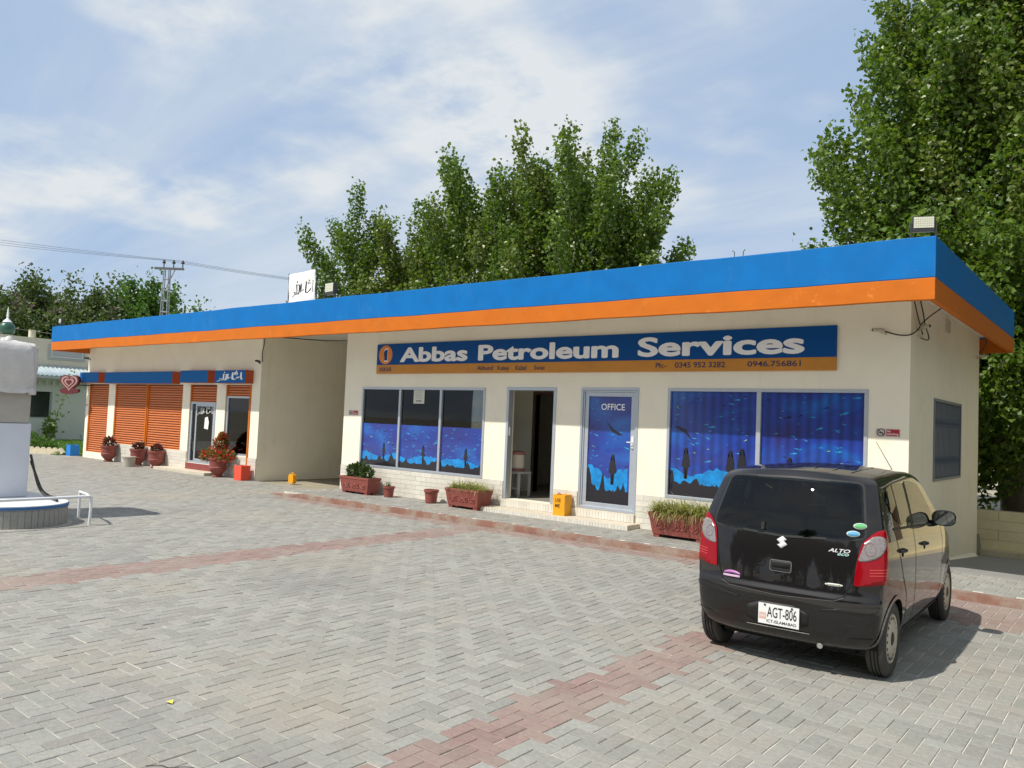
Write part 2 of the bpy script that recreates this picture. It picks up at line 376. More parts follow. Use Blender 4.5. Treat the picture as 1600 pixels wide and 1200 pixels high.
# kerb: slightly uneven red painted concrete edging, sinking into the paving at its left end
def kerb():
    mb = MB(); n = 78; r = random.Random(3); vs = []; prof = [(10.10, -0.03), (10.10, 0), (10.112, 1), (10.225, 1.04), (10.238, 0.96), (10.24, -0.03)]
    for i in range(n+1):
        x = -14.75 + 19.6*i/n; hh = WALK*min(1, 0.15+(x+14.75)/1.2) * (1+r.uniform(-.06, .06)); dy = r.uniform(-.005, .005)
        for (y, t) in prof: vs.append((x, y+dy, t*hh if t >= 0 else t))
    k = len(prof); fs = []
    for i in range(n):
        for j in range(k-1): fs.append((i*k+j, (i+1)*k+j, (i+1)*k+j+1, i*k+j+1))
    fs += [tuple(range(k)), tuple(n*k+j for j in range(k-1, -1, -1))]
    mb.add(vs, fs); return struct(mb.obj('kerb', KERB, smooth=30))
kerb()
PU = 0.1045
def paver_list(x0, x1, y0, y1, keep):
    out = []
    for i in range(int(math.floor(x0/PU)), int(math.ceil(x1/PU))):
        for j in range(int(math.floor(y0/PU)), int(math.ceil(y1/PU))):
            k = (i+j) % 4
            if k == 0: cx, cy, hx, hy = (i+1)*PU, (j+.5)*PU, PU, PU/2
            elif k == 2: cx, cy, hx, hy = (i+.5)*PU, (j+1)*PU, PU/2, PU
            else: continue
            ax0, ax1, ay0, ay1 = max(cx-hx, x0), min(cx+hx, x1), max(cy-hy, y0), min(cy+hy, y1)
            if ax1-ax0 < .03 or ay1-ay0 < .03: continue
            cx, cy, hx, hy = (ax0+ax1)/2, (ay0+ay1)/2, (ax1-ax0)/2, (ay1-ay0)/2
            if keep(cx, cy): out.append((cx, cy, hx, hy))
    return np.array(out)
def project(x, y, z):
    d = Vector((x, y, z-CAM_H)); f = d.dot(cF)
    if f < 0.3: return None
    return 800+FPX*d.dot(cR)/f, 600-FPX*d.dot(cU)/f, f
def in_view(x, y, mx=260):
    q = project(x, y, 0)
    return q is not None and -mx < q[0] < 1600+mx and q[1] < 1420
def is_red(x, y):
    j = rnd.uniform(-.02, .02)
    if -8.98 < x+j < -8.32: return True
    if -3.13 < x+j < -2.69: return True
    if 9.68 < y and x > -14.2: return True
    if x > -1.62 and y > 8.82+j: return True
    return False
def paver_geo(P, z0, seed, tilt=0.0006):
    r = np.random.RandomState(seed); n = len(P); g = 0.0028
    cx, cy, hx, hy = P.T; hx = hx-g-r.uniform(0, .0012, n); hy = hy-g-r.uniform(0, .0012, n); z = z0+r.normal(0, .0013, n)
    tx = r.normal(0, tilt, n)/.1; ty = r.normal(0, tilt, n)/.1; ch = 0.0035
    V = np.zeros((n, 12, 3)); sx = [-1, 1, 1, -1]; sy = [-1, -1, 1, 1]
    for lev, (ins, dz) in enumerate([(0, -.04), (0, -.0030), (ch, 0)]):
        for c in range(4):
            a = sx[c]*(hx-ins); b = sy[c]*(hy-ins); k = lev*4+c
            V[:, k, 0] = cx+a; V[:, k, 1] = cy+b; V[:, k, 2] = z+dz+(tx*a+ty*b if lev else 0)
    F = []
    for lev in (0, 1):
        for c in range(4):
            c2 = (c+1) % 4; F.append((lev*4+c, lev*4+c2, lev*4+4+c2, lev*4+4+c))
    F.append((8, 9, 10, 11))
    F = np.array(F)[None] + (np.arange(n)*12)[:, None, None]
    return V, F
def lay_pavers():
    P = paver_list(-31, 6, 0.9, 10.09, lambda x, y: in_view(x, y) and not ((x < -12.1) and (3.75 < y < 5.25) and math.hypot(max(x+12.9, 0), y-4.5) < .70))
    Q = paver_list(-31, -14.44, 10.1, 11.64, lambda x, y: in_view(x, y))
    P = np.concatenate([P, Q])
    key = np.array([(project(x, y, 0) or (0, 0, 99))[2] if (lambda q: q and 0 < q[0] < 1600 and q[1] < 1195)(project(x, y, 0)) else 99 for x, y, _, _ in P])
    full = np.abs(P[:, 2]*P[:, 3]-PU*PU/2) < 1e-5
    key = np.where(full, key, 99)
    near = np.argsort(key)[:300]; mask = np.zeros(len(P), bool); mask[near] = True
    red = np.array([is_red(x, y) for x, y, _, _ in P])
    far = P[~mask]; V, F = paver_geo(far, 0, 1)
    o = mk('paver_field', np_mesh('paver_field', V.reshape(-1, 3), F.reshape(-1, 4), [PAVER, PAVER_RED], np.repeat(red[~mask].astype(int), 9)), forecourt); stuff(o)
    # the nearest stones are objects of their own, sharing a few meshes
    lib = {}
    for hx, hy in ((PU, PU/2), (PU/2, PU)):
        for isr in (0, 1):
            for s in range(3):
                V, F = paver_geo(np.array([(0, 0, hx, hy)]), 0, 50+s); lib[(hx > hy, isr, s)] = np_mesh('paver', V.reshape(-1, 3), F.reshape(-1, 4), [PAVER_RED if isr else PAVER])
    for idx in near:
        x, y, hx, hy = P[idx]
        o = bpy.data.objects.new('paver', lib[(hx > hy, int(red[idx]), rnd.randrange(3))]); C.objects.link(o); o.parent = forecourt
        o.location = (x, y, rnd.gauss(0, .001)); o.rotation_euler = (rnd.gauss(0, .004), rnd.gauss(0, .004), rnd.gauss(0, .004))
    W = paver_list(-14.40, 4.8, 10.25, 11.65, lambda x, y: in_view(x, y) and not (-9.7 < x < -6.6 and y > 11.35))
    V, F = paver_geo(W, WALK, 5)
    o = mk('paver_field', np_mesh('walk_pavers', V.reshape(-1, 3), F.reshape(-1, 4), [PAVER]), walkway); stuff(o)
lay_pavers()
# concrete drive falling away to the right of the office, and boundary wall behind
def drive():
    mb = MB(); xs = [-2.55, 0, 3, 6, 12]; ys = [11.66, 13, 14.5, 16, 17.72]
    for y in ys:
        for x in xs: mb.v.append((x, y, (WALK-.02) + (-0.42-(WALK-.02))*(y-11.66)/6.06))
    for j in range(len(ys)-1):
        for i in range(len(xs)-1): a = j*len(xs)+i; mb.f.append([a, a+1, a+1+len(xs), a+len(xs)]); mb.m.append(0)
    return struct(mb.obj('driveway', ASPH))
drive()
bw = thing('boundary_wall', 'low pale yellow block boundary wall under the trees at far right', 'wall', (0, 17.75, -0.42))
r5 = random.Random(5)
for c in range(4):
    z0 = 0.12 + c*.185; x = -9.0 - (c % 2)*.6
    while x < 13:
        w = 1.22; b = MB().box(x+.004, x+w-.004, 0.012-r5.uniform(0, .006), .22, z0, z0+.180)
        b.obj('block', WALLY, bw, bevel=.006); x += w
MB().box(-9, 13, .02, .21, 0.0, .86).obj('mortar_core', mat('mortar', (.45, .38, .24), .9), bw)
MB().box(-9.1, 13.1, -.16, .012, -.05, .12).obj('plinth', mat('plinth', (.62, .53, .36), .85, noise=.1, dirt=((.3, .26, .2), 3, .5, .7, .6)), bw)
# ------------------------------------------------------------------ the station building
bld = thing('station_building', 'long flat-roofed cream station building with blue and orange fascia', 'building', (0, 0, 0))
def wall_panel(xs0, xs1, z0, z1, y0, y1, openings):
    """front wall with real openings, one closed skin"""
    xs = sorted({xs0, xs1} | {a for o in openings for a in o[:2]}); zs = sorted({z0, z1} | {a for o in openings for a in o[2:]})
    nx, nz = len(xs)-1, len(zs)-1
    solid = lambda i, k: 0 <= i < nx and 0 <= k < nz and not any(o[0] <= (xs[i]+xs[i+1])/2 <= o[1] and o[2] <= (zs[k]+zs[k+1])/2 <= o[3] for o in openings)
    mb = MB()
    for i in range(nx):
        for k in range(nz):
            if not solid(i, k): continue
            a, b, c, d = xs[i], xs[i+1], zs[k], zs[k+1]
            mb.quad((a,y0,c),(b,y0,c),(b,y0,d),(a,y0,d)); mb.quad((b,y1,c),(a,y1,c),(a,y1,d),(b,y1,d))
            if not solid(i-1, k): mb.quad((a,y1,c),(a,y0,c),(a,y0,d),(a,y1,d))
            if not solid(i+1, k): mb.quad((b,y0,c),(b,y1,c),(b,y1,d),(b,y0,d))
            if not solid(i, k-1): mb.quad((a,y1,c),(b,y1,c),(b,y0,c),(a,y0,c))
            if not solid(i, k+1): mb.quad((a,y0,d),(b,y0,d),(b,y1,d),(a,y1,d))
    return mb
OX0, OX1, SX0, SX1, YB = -14.35, -2.546, -27.72, -17.70, 16.95
FZ = 0.31; ZT = 3.74
WL = (-13.74, -10.10, 0.64, 2.40); DO = (-9.56, -8.40, FZ, 2.42); DF = (-7.86, -6.70, FZ, 2.42); WR = (-6.16, -3.07, 0.64, 2.42)
w_front = wall_panel(OX0, OX1, -0.02, ZT, D, D+.23, [WL, DO, DF, WR]).obj('wall', CREAM, bld)
# side wall on the right with barred window, left wall of the office, back wall
def side_wall():
    mb = wall_panel(D+.232, YB, -0.6, ZT, 0, .23, [(13.2, 15.38, 1.13, 2.38)])
    mb.v = [(OX1-y, x, z) for x, y, z in mb.v]; return mb.obj('wall', CREAM, bld)
side_wall()
MB().box(OX0, OX0+.23, D+.232, YB, -.02, ZT).obj('wall', CREAM, bld)
MB().box(SX1-.23, SX1, D+.232, YB, -.02, ZT).obj('wall', CREAM, bld)
MB().box(SX0, SX0+.23, D+.232, YB, -.02, ZT).obj('wall', CREAM, bld)
MB().box(SX0, OX1-.002, YB+.002, YB+.2, -.6, ZT).obj('wall', CREAM, bld)
S1 = (-27.52, -26.10, .20, 2.43); S2 = (-25.66, -21.50, .56, 2.43); S3 = (-21.10, -19.72, .25, 2.43); S4 = (-19.28, -18.08, .58, 2.43)
shop_wall = wall_panel(SX0, SX1, -.02, ZT, D, D+.23, [S1, S2, S3, S4]).obj('wall', CREAM, bld)
# small flare of plaster at the foot of the side wall
MB().prism([(0, 0), (.10, 0), (0, .10)], lambda a, b, t: (OX1+.001+a, 12.0+t, gz(0, 12+t)+.02+b-.02), 4.9).obj('plaster_flare', CREAM, bld)
# floors and interior walls seen through door and windows
MB().box(OX0+.23, OX1-.23, D+.002, YB, FZ-.30, FZ-.004).obj('floor', mat('terrazzo', (.30, .28, .24), .35, noise=.12, nscale=30), bld)
wi = wall_panel(-11.2, -8.0, FZ, ZT-.02, 13.40, 13.52, [(-10.16, -9.15, FZ, 2.36)]).obj('inner_wall', CREAM_IN, bld)
MB().box(-11.32, -11.2, D+.235, YB, FZ, ZT-.02).obj('inner_wall', CREAM_IN, bld)
MB().box(-8.1, -7.98, D+.235, 13.39, FZ, ZT-.02).obj('inner_wall', CREAM_IN, bld)
MB().box(OX0+.24, -11.33, 14.9, 15.0, FZ, ZT-.02).obj('inner_wall', CREAM_IN, bld)
MB().box(-10.22, -10.16, 13.36, 13.54, FZ, 2.42).box(-9.15, -9.09, 13.36, 13.54, FZ, 2.42).box(-10.16, -9.15, 13.36, 13.54, 2.36, 2.42).obj('inner_door_frame', mat('brown_wood', (.10, .06, .035), .6), bld)
MB().box(-13.9, -12.2, 14.55, 14.88, FZ, 1.5).obj('inner_cabinet', mat('cabinet', (.10, .09, .08), .6), bld)
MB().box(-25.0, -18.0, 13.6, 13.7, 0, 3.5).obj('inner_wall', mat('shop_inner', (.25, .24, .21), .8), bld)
# roof slab and soffit, fascia ring in two painted bands
FX0, FX1, FY0, FY1 = -27.76, -2.03, 10.50, 17.46; ZB, ZS, ZF = 3.443, 3.716, 4.216
MB().box(FX0+.07, FX1-.07, FY0+.07, FY1-.07, ZT+.003, 3.93).obj('roof_slab', SOFFIT, bld)
def fascia(name, z0, z1, m, out):
    r = random.Random(name); mb = MB(); th = .08
    o = out
    n = 64; vs = []; jit = lambda x, z: z+(.0045*math.sin(x*1.7+z*40)+.003*math.sin(x*4.3+z*9) if FX0+.1 < x < FX1-.1 else 0)
    for i in range(n+1):
        x = FX0-o+(FX1-FX0+2*o)*i/n; dy = .004*math.sin(x*.9)+.003*math.sin(x*2.7) if 0 < i < n else 0
        vs += [(x, FY0-o+dy, jit(x, z0)), (x, FY0-o+dy, jit(x, z1)), (x, FY0+th, jit(x, z1)), (x, FY0+th, jit(x, z0))]
    mb.add(vs, [(4*i+k, 4*i+(k+1) % 4, 4*i+4+(k+1) % 4, 4*i+4+k) for i in range(n) for k in range(4)]+[(0, 1, 2, 3), (4*n+3, 4*n+2, 4*n+1, 4*n)])
    mb.box(FX1-th, FX1+o, FY0+th+.001, FY1+o, z0, z1)
    mb.box(FX0-o, FX0+th, FY0+th+.001, FY1+o, z0, z1); mb.box(FX0+th+.001, FX1-th-.001, FY1-th, FY1+o, z0, z1)
    return mb.obj(name, m, bld, bevel=.008)
fascia('fascia_lower_band', ZB, ZS, ORANGE, 0.0); fascia('fascia_upper_band', ZS+.0005, ZF, BLUE, 0.004)
# starter bars poking out of the parapet
for x in (-4.63, -4.50):
    MB().tube([(x, 10.62, 4.21), (x+.005, 10.62, 4.30), (x+.03*(1 if x > -4.6 else -1), 10.62, 4.33)], .006, 5).obj('starter_bar', DARKM, bld)
# --- aluminium windows
def frame_rect(mb, x0, x1, z0, z1, y0, y1, t):
    mb.box(x0, x1, y0, y1, z1-t, z1); mb.box(x0, x1, y0, y1, z0, z0+t); mb.box(x0, x0+t, y0, y1, z0+t, z1-t); mb.box(x1-t, x1, y0, y1, z0+t, z1-t)
def film_material(name, seed):
    m = bpy.data.materials.new(name); m.use_nodes = True; nt = m.node_tree; N = nt.nodes; L = nt.links; b = N['Principled BSDF']
    tc = N.new('ShaderNodeTexCoord'); mp = N.new('ShaderNodeMapping'); mp.inputs['Location'].default_value = (seed*3.1, 0, seed*1.7)
    mp.inputs['Scale'].default_value = (.8, 1, 1.3)
    geo = N.new('ShaderNodeNewGeometry'); L.new(geo.outputs['Position'], mp.inputs[0])
    n = N.new('ShaderNodeTexNoise'); n.inputs['Scale'].default_value = 1.1; n.inputs['Detail'].default_value = 5; n.inputs['Distortion'].default_value = .6; L.new(mp.outputs[0], n.inputs['Vector'])
    cr = N.new('ShaderNodeValToRGB'); e = cr.color_ramp.elements
    e[0].position = .28; e[0].color = (.020, .020, .17, 1); e[1].position = .80; e[1].color = (.003, .16, .55, 1)
    q = e.new(.50); q.color = (.011, .040, .30, 1)
    L.new(n.outputs[0], cr.inputs[0])
    if seed in (21, 27):      # blinds hanging behind show through as soft vertical stripes
        w = N.new('ShaderNodeTexWave'); w.wave_profile = 'SIN'; w.inputs['Scale'].default_value = 2.1; w.inputs['Distortion'].default_value = .5; L.new(geo.outputs['Position'], w.inputs['Vector'])
        r = N.new('ShaderNodeMapRange'); r.inputs[3].default_value = .68; r.inputs[4].default_value = 1.12; L.new(w.outputs[1], r.inputs[0])
        mx = N.new('ShaderNodeMix'); mx.data_type = 'RGBA'; mx.blend_type = 'MULTIPLY'; mx.inputs[0].default_value = 1; L.new(cr.outputs[0], mx.inputs[6]); L.new(r.outputs[0], mx.inputs[7]); L.new(mx.outputs[2], b.inputs['Base Color'])
    else: L.new(cr.outputs[0], b.inputs['Base Color'])
    b.inputs['Roughness'].default_value = .3; b.inputs['Coat Weight'].default_value = .45; b.inputs['Coat Roughness'].default_value = .04
    return m
CYAN = mat('film_cyan', (.006, .23, .60), .2, noise=.45, nscale=7); FISH = mat('film_fish', (.03, .30, .58), .2); FISHY = mat('film_yellow_fish', (.35, .55, .12), .2)
SILH = mat('film_silhouette', (.018, .016, .022), .2); ROCK = mat('film_rock', (.016, .016, .035), .2)
PERSON = [(-.06,0),(-.06,.25),(-.075,.36),(-.15,.40),(-.12,.58),(-.10,.74),(-.085,.79),(-.035,.82),(-.035,.845),(-.058,.88),(-.062,.94),(-.035,.99),(.035,.99),(.062,.94),(.058,.88),(.035,.845),(.035,.82),(.085,.79),(.10,.74),(.12,.58),(.15,.40),(.075,.36),(.06,.25),(.06,0),(.018,0),(.012,.34),(-.012,.34),(-.018,0)]
def film_print(x0, x1, z0, z1, y, parent, seed, persons=(), glow=None, rock_h=.3, rmin=.10, nfish=40, manta=None, name='film'):
    r = random.Random(seed); mb = MB(); base = film_material('aquarium_film', seed)
    mb.box(x0, x1, y, y+.002, z0, z1, base)
    W, H = x1-x0, z1-z0
    def flat(poly, m, lay): mb.add([(a, y-.0005*lay, b) for a, b in poly], [tuple(range(len(poly)))], m)
    def fan(poly, m, lay):   # safe for concave outlines: triangulated
        bm = bmesh.new(); vs = [bm.verts.new((a, y-.0005*lay, b)) for a, b in poly]; bm.faces.new(vs)
        bmesh.ops.triangulate(bm, faces=bm.faces[:]); bm.verts.index_update()
        mb.add([v.co for v in bm.verts], [[v.index for v in f.verts] for f in bm.faces], m); bm.free()
    def col(top, bot, m, lay):
        n_ = len(top); mb.add([(a, y-.0005*lay, b) for a, b in top+bot], [(i, i+1, n_+i+1, n_+i) for i in range(n_-1)], m)
    for (ga, gb, gh, gl) in (glow or []):      # bright water near the tank floor: jagged band
        n = 18; top = []; bot = []
        for i in range(n+1):
            t = i/n; a = x0+W*(ga+(gb-ga)*t)
            top.append((a, z0+H*(gl+gh*(.35+.65*abs(math.sin(t*3.0+seed)))*(.75+.25*r.random())))); bot.append((a, z0+H*gl*.5))
        col(top, bot, CYAN, 1)
    for i in range(int(nfish)):
        a, b = x0+W*r.uniform(.04, .96), z0+H*r.uniform(.30, .97); s = r.uniform(.008, .030)*(1.6 if r.random() < .2 else 1); an = r.uniform(-.5, .5)
        m = FISH if r.random() < .8 else (FISHY if r.random() < .3 else ROCK)
        sh = [(-1.5,.25),(-1.0,.0),(-.2,.34),(.7,.28),(1.3,0),(.7,-.2),(-.2,-.26),(-1.0,-.06),(-1.5,-.3)]
        fan([(min(max(a+s*(p*math.cos(an)-q*math.sin(an)), x0), x1), min(z0+H, b+s*(p*math.sin(an)+q*math.cos(an)))) for p, q in sh], m, 2)
    for (ma, mb_, ms) in (manta or []):
        a, b = x0+W*ma, z0+H*mb_
        fan([(a-.17*ms, b+.16*ms), (a-.02*ms, b+.03*ms), (a+.10*ms, b-.03*ms), (a+.17*ms, b-.07*ms), (a+.08*ms, b-.075*ms), (a-.05*ms, b-.02*ms)], ROCK, 3)
    prof = []; n = 56; ph = r.uniform(0, 6)
    for i in range(n+1):
        t = i/n; hh = rmin*.85 + (rock_h-rmin)*max(0, .40*math.sin(t*7.0+ph)+.42*math.sin(t*17+ph*2)+.22*math.sin(t*37+ph)) + r.choice([0, 0, .01, .02, .04])*r.random()
        prof.append((x0+W*t, z0+H*hh))
    col(prof, [(a, z0) for a, b in prof], SILH, 4)
    for (pa, ph_, pb) in persons:
        fan([(min(max(x0+W*pa+u*ph_, x0+.004), x1-.004), z0+H*pb+v*ph_) for u, v in PERSON], SILH, 5)
    return mb.obj(name, None, parent)
# left window: three panes, film on the lower half
wL = empty_part('window', bld)
mb = MB(); frame_rect(mb, WL[0], WL[1], WL[2], WL[3], D-.015, D+.07, .05)
for x in (-12.51, -11.30): mb.box(x-.03, x+.03, D-.013, D+.068, WL[2]+.05, WL[3]-.05)
mb.obj('frame', ALU, wL, bevel=.004)
xs = [WL[0]+.05, -12.54, -12.48, -11.33, -11.27, WL[1]-.05]
for i in range(3):
    a, b = xs[2*i], xs[2*i+1]
    MB().box(a, b, D+.03, D+.036, WL[2]+.05, WL[3]-.05).obj('pane', GLASS, wL)
    film_print(a+.002, b-.002, WL[2]+.052, 1.60, D+.024, wL, 11+i, persons=[(.62, .36, .16)], glow=[(.02, .98, .20, .14)], rock_h=.34, rmin=.14, nfish=34)
pn = MB().box(-12.12, -11.80, D+.018, D+.022, 2.06, 2.36, mat('paper', (.62, .62, .55), .8))
pn.box(-12.04, -11.88, D+.0165, D+.018, 2.105, 2.125, INK)
for i in range(6): pn.box(-12.08, -11.84+rnd.uniform(-.05, 0), D+.0165, D+.018, 2.17+i*.03, 2.178+i*.03, mat('faint_ink', (.40, .41, .38), .8))
tag(pn.obj('paper_notice'), 'pale printed paper notice taped inside the three-pane window', 'notice')
# right window
wR = empty_part('window', bld)
mb = MB(); frame_rect(mb, WR[0], WR[1], WR[2], WR[3], D-.015, D+.07, .05); mb.box(-4.665, -4.595, D-.013, D+.068, WR[2]+.05, WR[3]-.05); mb.obj('frame', ALU, wR, bevel=.004)
film_print(WR[0]+.05, -4.667, WR[2]+.052, WR[3]-.052, D+.03, wR, 21, persons=[(.20, .50, .165), (.72, .52, .15), (.85, .56, .15), (.03, .32, .05)], glow=[(.02, .72, .17, .13)], rock_h=.30, rmin=.13, nfish=46, manta=[(.16, .62, -1.0)])
film_print(-4.593, WR[1]-.05, WR[2]+.052, WR[3]-.052, D+.03, wR, 27, persons=[(.3, .55, .1), (.65, .5, .1)], glow=[(.1, .9, .2, .15)], rock_h=.30, rmin=.12, nfish=50)
for (a, b) in ((WR[0]+.05, -4.667), (-4.593, WR[1]-.05)): MB().box(a, b, D+.040, D+.0435, WR[2]+.05, WR[3]-.05).obj('pane', GLASS, wR)
# open doorway frame with the inward-opened leaf
dO = empty_part('doorway', bld); mb = MB(); x0, x1, z0, z1 = DO
mb.box(x0, x1, D-.012, D+.12, z1-.06, z1); mb.box(x0, x0+.06, D-.012, D+.12, z0, z1-.06); mb.box(x1-.06, x1, D-.012, D+.12, z0, z1-.06); mb.obj('frame', ALU, dO, bevel=.004)
MB().box(x0+.055, x0+.075, D+.02, D+.05, 1.50, 1.66).obj('latch_plate', WHITEP, dO)
# office door
dF = empty_part('door', bld); mb = MB(); x0, x1, z0, z1 = DF
for (i, t, ya, yb) in ((0, .045, D-.012, D+.12), (.047, .028, D+.004, D+.10), (.077, .075, D+.020, D+.07)):
    frame_rect(mb, x0+i, x1-i, z0+(.0 if i == 0 else i*.6), z1-i, ya, yb, t)
mb.obj('frame', ALU, dF, bevel=.003)
film_print(x0+.155, x1-.155, z0+.13, z1-.155, D+.043, dF, 33, persons=[(.60, .52, .175)], glow=[(.0, .95, .22, .15)], rock_h=.36, rmin=.13, nfish=34, manta=[(.62, .68, 1.0)])
mb = MB(); put_text(mb, 'OFFICE', lambda a, b: (a, D+.038, b), -7.46, -6.99, 2.035, 2.145, WHITE_LET, .012); mb.obj('lettering', None, dF)
mb = MB(); mb.box(-6.825, -6.775, D-.005, D+.016, 1.40, 1.60); mb.tube([(-6.80, D-.004, 1.50), (-6.80, D-.05, 1.50), (-6.88, D-.05, 1.50)], .010, 6); mb.obj('handle', WHITEP, dF)
# side window with folding grille
sw = empty_part('window', bld); mb = MB(); X = OX1+.012
for (a, b, c, d) in ((13.2, 15.38, 2.34, 2.38), (13.2, 15.38, 1.13, 1.17), (13.2, 13.25, 1.17, 2.34), (15.33, 15.38, 1.17, 2.34)): mb.box(X-.06, X, a, b, c, d)
SLATE = mat('slate_grille', (.13, .16, .21), .5, noise=.06); mb.obj('frame', SLATE, sw)
MB().box(X-.17, X-.16, 13.2, 15.38, 1.13, 2.38).obj('pane', mat('dark_pane', (.02, .026, .04), .3), sw)
barme = MB().box(-.010, .010, -.013, .013, 0, 1.16).mesh('grille_bar', SLATE)
nb = 22
for i in range(nb): mk('grille_bar', barme, sw, (X-.03, 13.30+i*(1.98/(nb-1)), 1.172))
lz = MB()
for i in range(nb-1):
    ya, yb = 13.30+i*(1.98/(nb-1)), 13.30+(i+1)*(1.98/(nb-1))
    for zc in (1.44, 2.02):
        for s in (1, -1): lz.tube([(X-.014, ya, zc-.06*s), (X-.014, yb, zc+.06*s)], .0045, 4)
stuff(lz.obj('lattice_links', SLATE, sw))
# --- tile skirting in running bond, each tile a piece
def skirting(x0, x1, z0, rows, parent, tw=.305, th=.088):
    cache = {}
    def tile(w, h):
        k = (round(w, 3), round(h, 3))
        if k not in cache: cache[k] = MB().box(0, w, -.012, 0, 0, h).mesh('tile', TILE)
        return cache[k]
    MB().box(x0, x1, D-.008, D-.001, z0, z0+rows*(th+.004)).obj('grout_bed', GROUT, parent)
    for r in range(rows):
        x = x0 - (tw*.5 if r % 2 else 0)
        while x < x1-.01:
            a, b = max(x, x0), min(x+tw-.004, x1)
            if b-a > .03: mk('tile', tile(b-a, th), parent, (a, D-.004-rnd.uniform(0, .002), z0+r*(th+.004)))
            x += tw
sk = empty_part('skirting', bld)
skirting(OX0+.002, -9.57, WALK+.002, 6, sk); skirting(-8.39, -7.87, FZ+.002, 3, sk); skirting(-6.69, OX1-.002, WALK+.002, 6, sk)
skirting(-25.66, -21.11, .002, 6, sk); skirting(-19.71, -19.29, .002, 6, sk); skirting(-19.28, SX1-.002, .002, 6, sk)
# steps to the two doors
stp = empty_part('door_step', bld)
MB().box(-9.78, -6.60, 11.27, D-.014, -.02, .165).obj('lower_tread', STEP, stp, bevel=.006)
MB().box(-9.57, -6.69, D-.05, D+.228, -.02, FZ-.003).obj('threshold', STEP, stp, bevel=.004)
rt = MB()
for i in range(52): a = -9.776+i*.0612; rt.box(a+.002, a+.058, 11.262, 11.272, .02, .150)
for i in range(46): a = -9.568+i*.0625; rt.box(a+.002, a+.060, D-.060, D-.049, .170, .296)
stuff(rt.obj('riser_tiles', TILE, stp))
MB().box(-22.1, -19.4, 11.25, D-.014, -.02, .075).obj('shop_step', STEP, bld, bevel=.006)
MB().box(-21.10, -19.72, D-.03, D+.2, -.02, .245).obj('shop_threshold', mat('red_oxide', (.24, .05, .045), .5, noise=.1), bld, bevel=.004)
# --- roller shutters, slat by slat
def shutter(x0, x1, z0, z1, parent, name='roller_shutter'):
    s = empty_part(name, parent)
    for gx in (x0, x1-.05): MB().box(gx, gx+.05, D+.015, D+.09, z0, z1).obj('guide_rail', ORANGE, s)
    p = .070; n = int((z1-z0)/p); prof = [(.012, .006), (-.010, .012), (-.020, .024), (-.020, .040), (-.008, .054), (.012, .060)]
    MB().box(x0+.052, x1-.052, D+.062, D+.068, z0+.02, z1-.01).obj('shade_backing', mat('shutter_gap_shade', (.16, .035, .008), .7), s)  # dark sheet that paints the shade between the slats
    me = MB().prism(prof, lambda a, b, t: (t, a, b), x1-x0-.104).mesh('slat', ORANGE_DK)
    for i in range(n): mk('slat', me, s, (x0+.052, D+.055+rnd.uniform(-.0015, .0015), z0+.02+i*p))
    MB().box(x0+.051, x1-.051, D+.03, D+.08, z0, z0+.019).obj('bottom_bar', ORANGE, s)
    return s
shutter(*S1, bld); shutter(S2[0], -23.62, S2[2], S2[3], bld); shutter(-23.56, S2[1], S2[2], S2[3], bld)
MB().box(-23.62, -23.56, D-.005, D+.10, S2[2], S2[3]).obj('shutter_post', ORANGE, bld)
shutter(S3[0], S3[1], 1.95, S3[3], bld); shutter(S4[0], S4[1], 2.13, S4[3], bld)
MB().box(S1[0], S1[1], D+.01, D+.2, 0, S1[2]-.002).obj('shutter_sill', STEP, bld)
# header boxes over the shop openings: blue face, rust orange end
def header_box(x0, x1, z0, z1, name='shutter_box'):
    h = empty_part(name, bld); yf = D-.24
    MB().box(x0, x1, yf+.006, D-.002, z0, z1).obj('box_body', RUST, h, bevel=.004)
    MB().box(x0-.004, x1-.006, yf, yf+.005, z0+.004, z1-.004).obj('front_panel', BLUE_BOX, h); return h
header_box(-27.74, -26.37, 2.46, 2.80); header_box(-25.92, -21.70, 2.44, 2.79); header_box(-21.26, -19.82, 2.47, 2.81)
h4 = header_box(-19.46, -18.03, 2.46, 2.80)
mb = MB(); calligraphy(mb, lambda a, b: (-19.38+1.25*a, D-.2425, 2.50+.26*b), WHITE_LET, 1.5, 4.0); mb.obj('lettering', None, h4)
# shop glazed door and window
sd_ = empty_part('shop_door', bld); mb = MB(); frame_rect(mb, S3[0]+.06, S3[1]-.06, S3[2], 1.95, D+.02, D+.08, .06); frame_rect(mb, S3[0]+.30, S3[1]-.125, S3[2]+.065, 1.89, D+.03, D+.07, .06); mb.obj('frame', ALU, sd_)
MB().box(S3[0]+.12, S3[1]-.12, D+.05, D+.056, S3[2]+.06, 1.89).obj('pane', GLASS, sd_)
mb = MB(); calligraphy(mb, lambda a, b: (-20.75+.85*a, D+.0285, 1.58+.25*b), mat('etched_letters', (.5, .52, .52), .5), 1.2, 3.4); mb.obj('lettering', None, sd_)
mb = MB(); mb.add([(-20.32, D+.0285, 1.22), (-20.12, D+.0285, 1.20), (-20.09, D+.0285, 1.40), (-20.16, D+.0285, 1.55), (-20.30, D+.0285, 1.52)], [(0,1,2,3,4)]); mb.obj('poster', mat('poster_white', (.8, .8, .8), .5), sd_)
sw_ = empty_part('shop_window', bld); mb = MB(); frame_rect(mb, S4[0]+.06, S4[1]-.06, S4[2], 2.13, D+.02, D+.08, .05); mb.obj('frame', ALU, sw_)
MB().box(S4[0]+.11, S4[1]-.11, D+.05, D+.056, S4[2]+.05, 2.08).obj('pane', GLASS, sw_)
MB().box(S4[0]+.2, S4[0]+.52, D+.10, D+.12, S4[2], 2.1).obj('curtain', mat('curtain', (.42, .44, .45), .7), sw_)
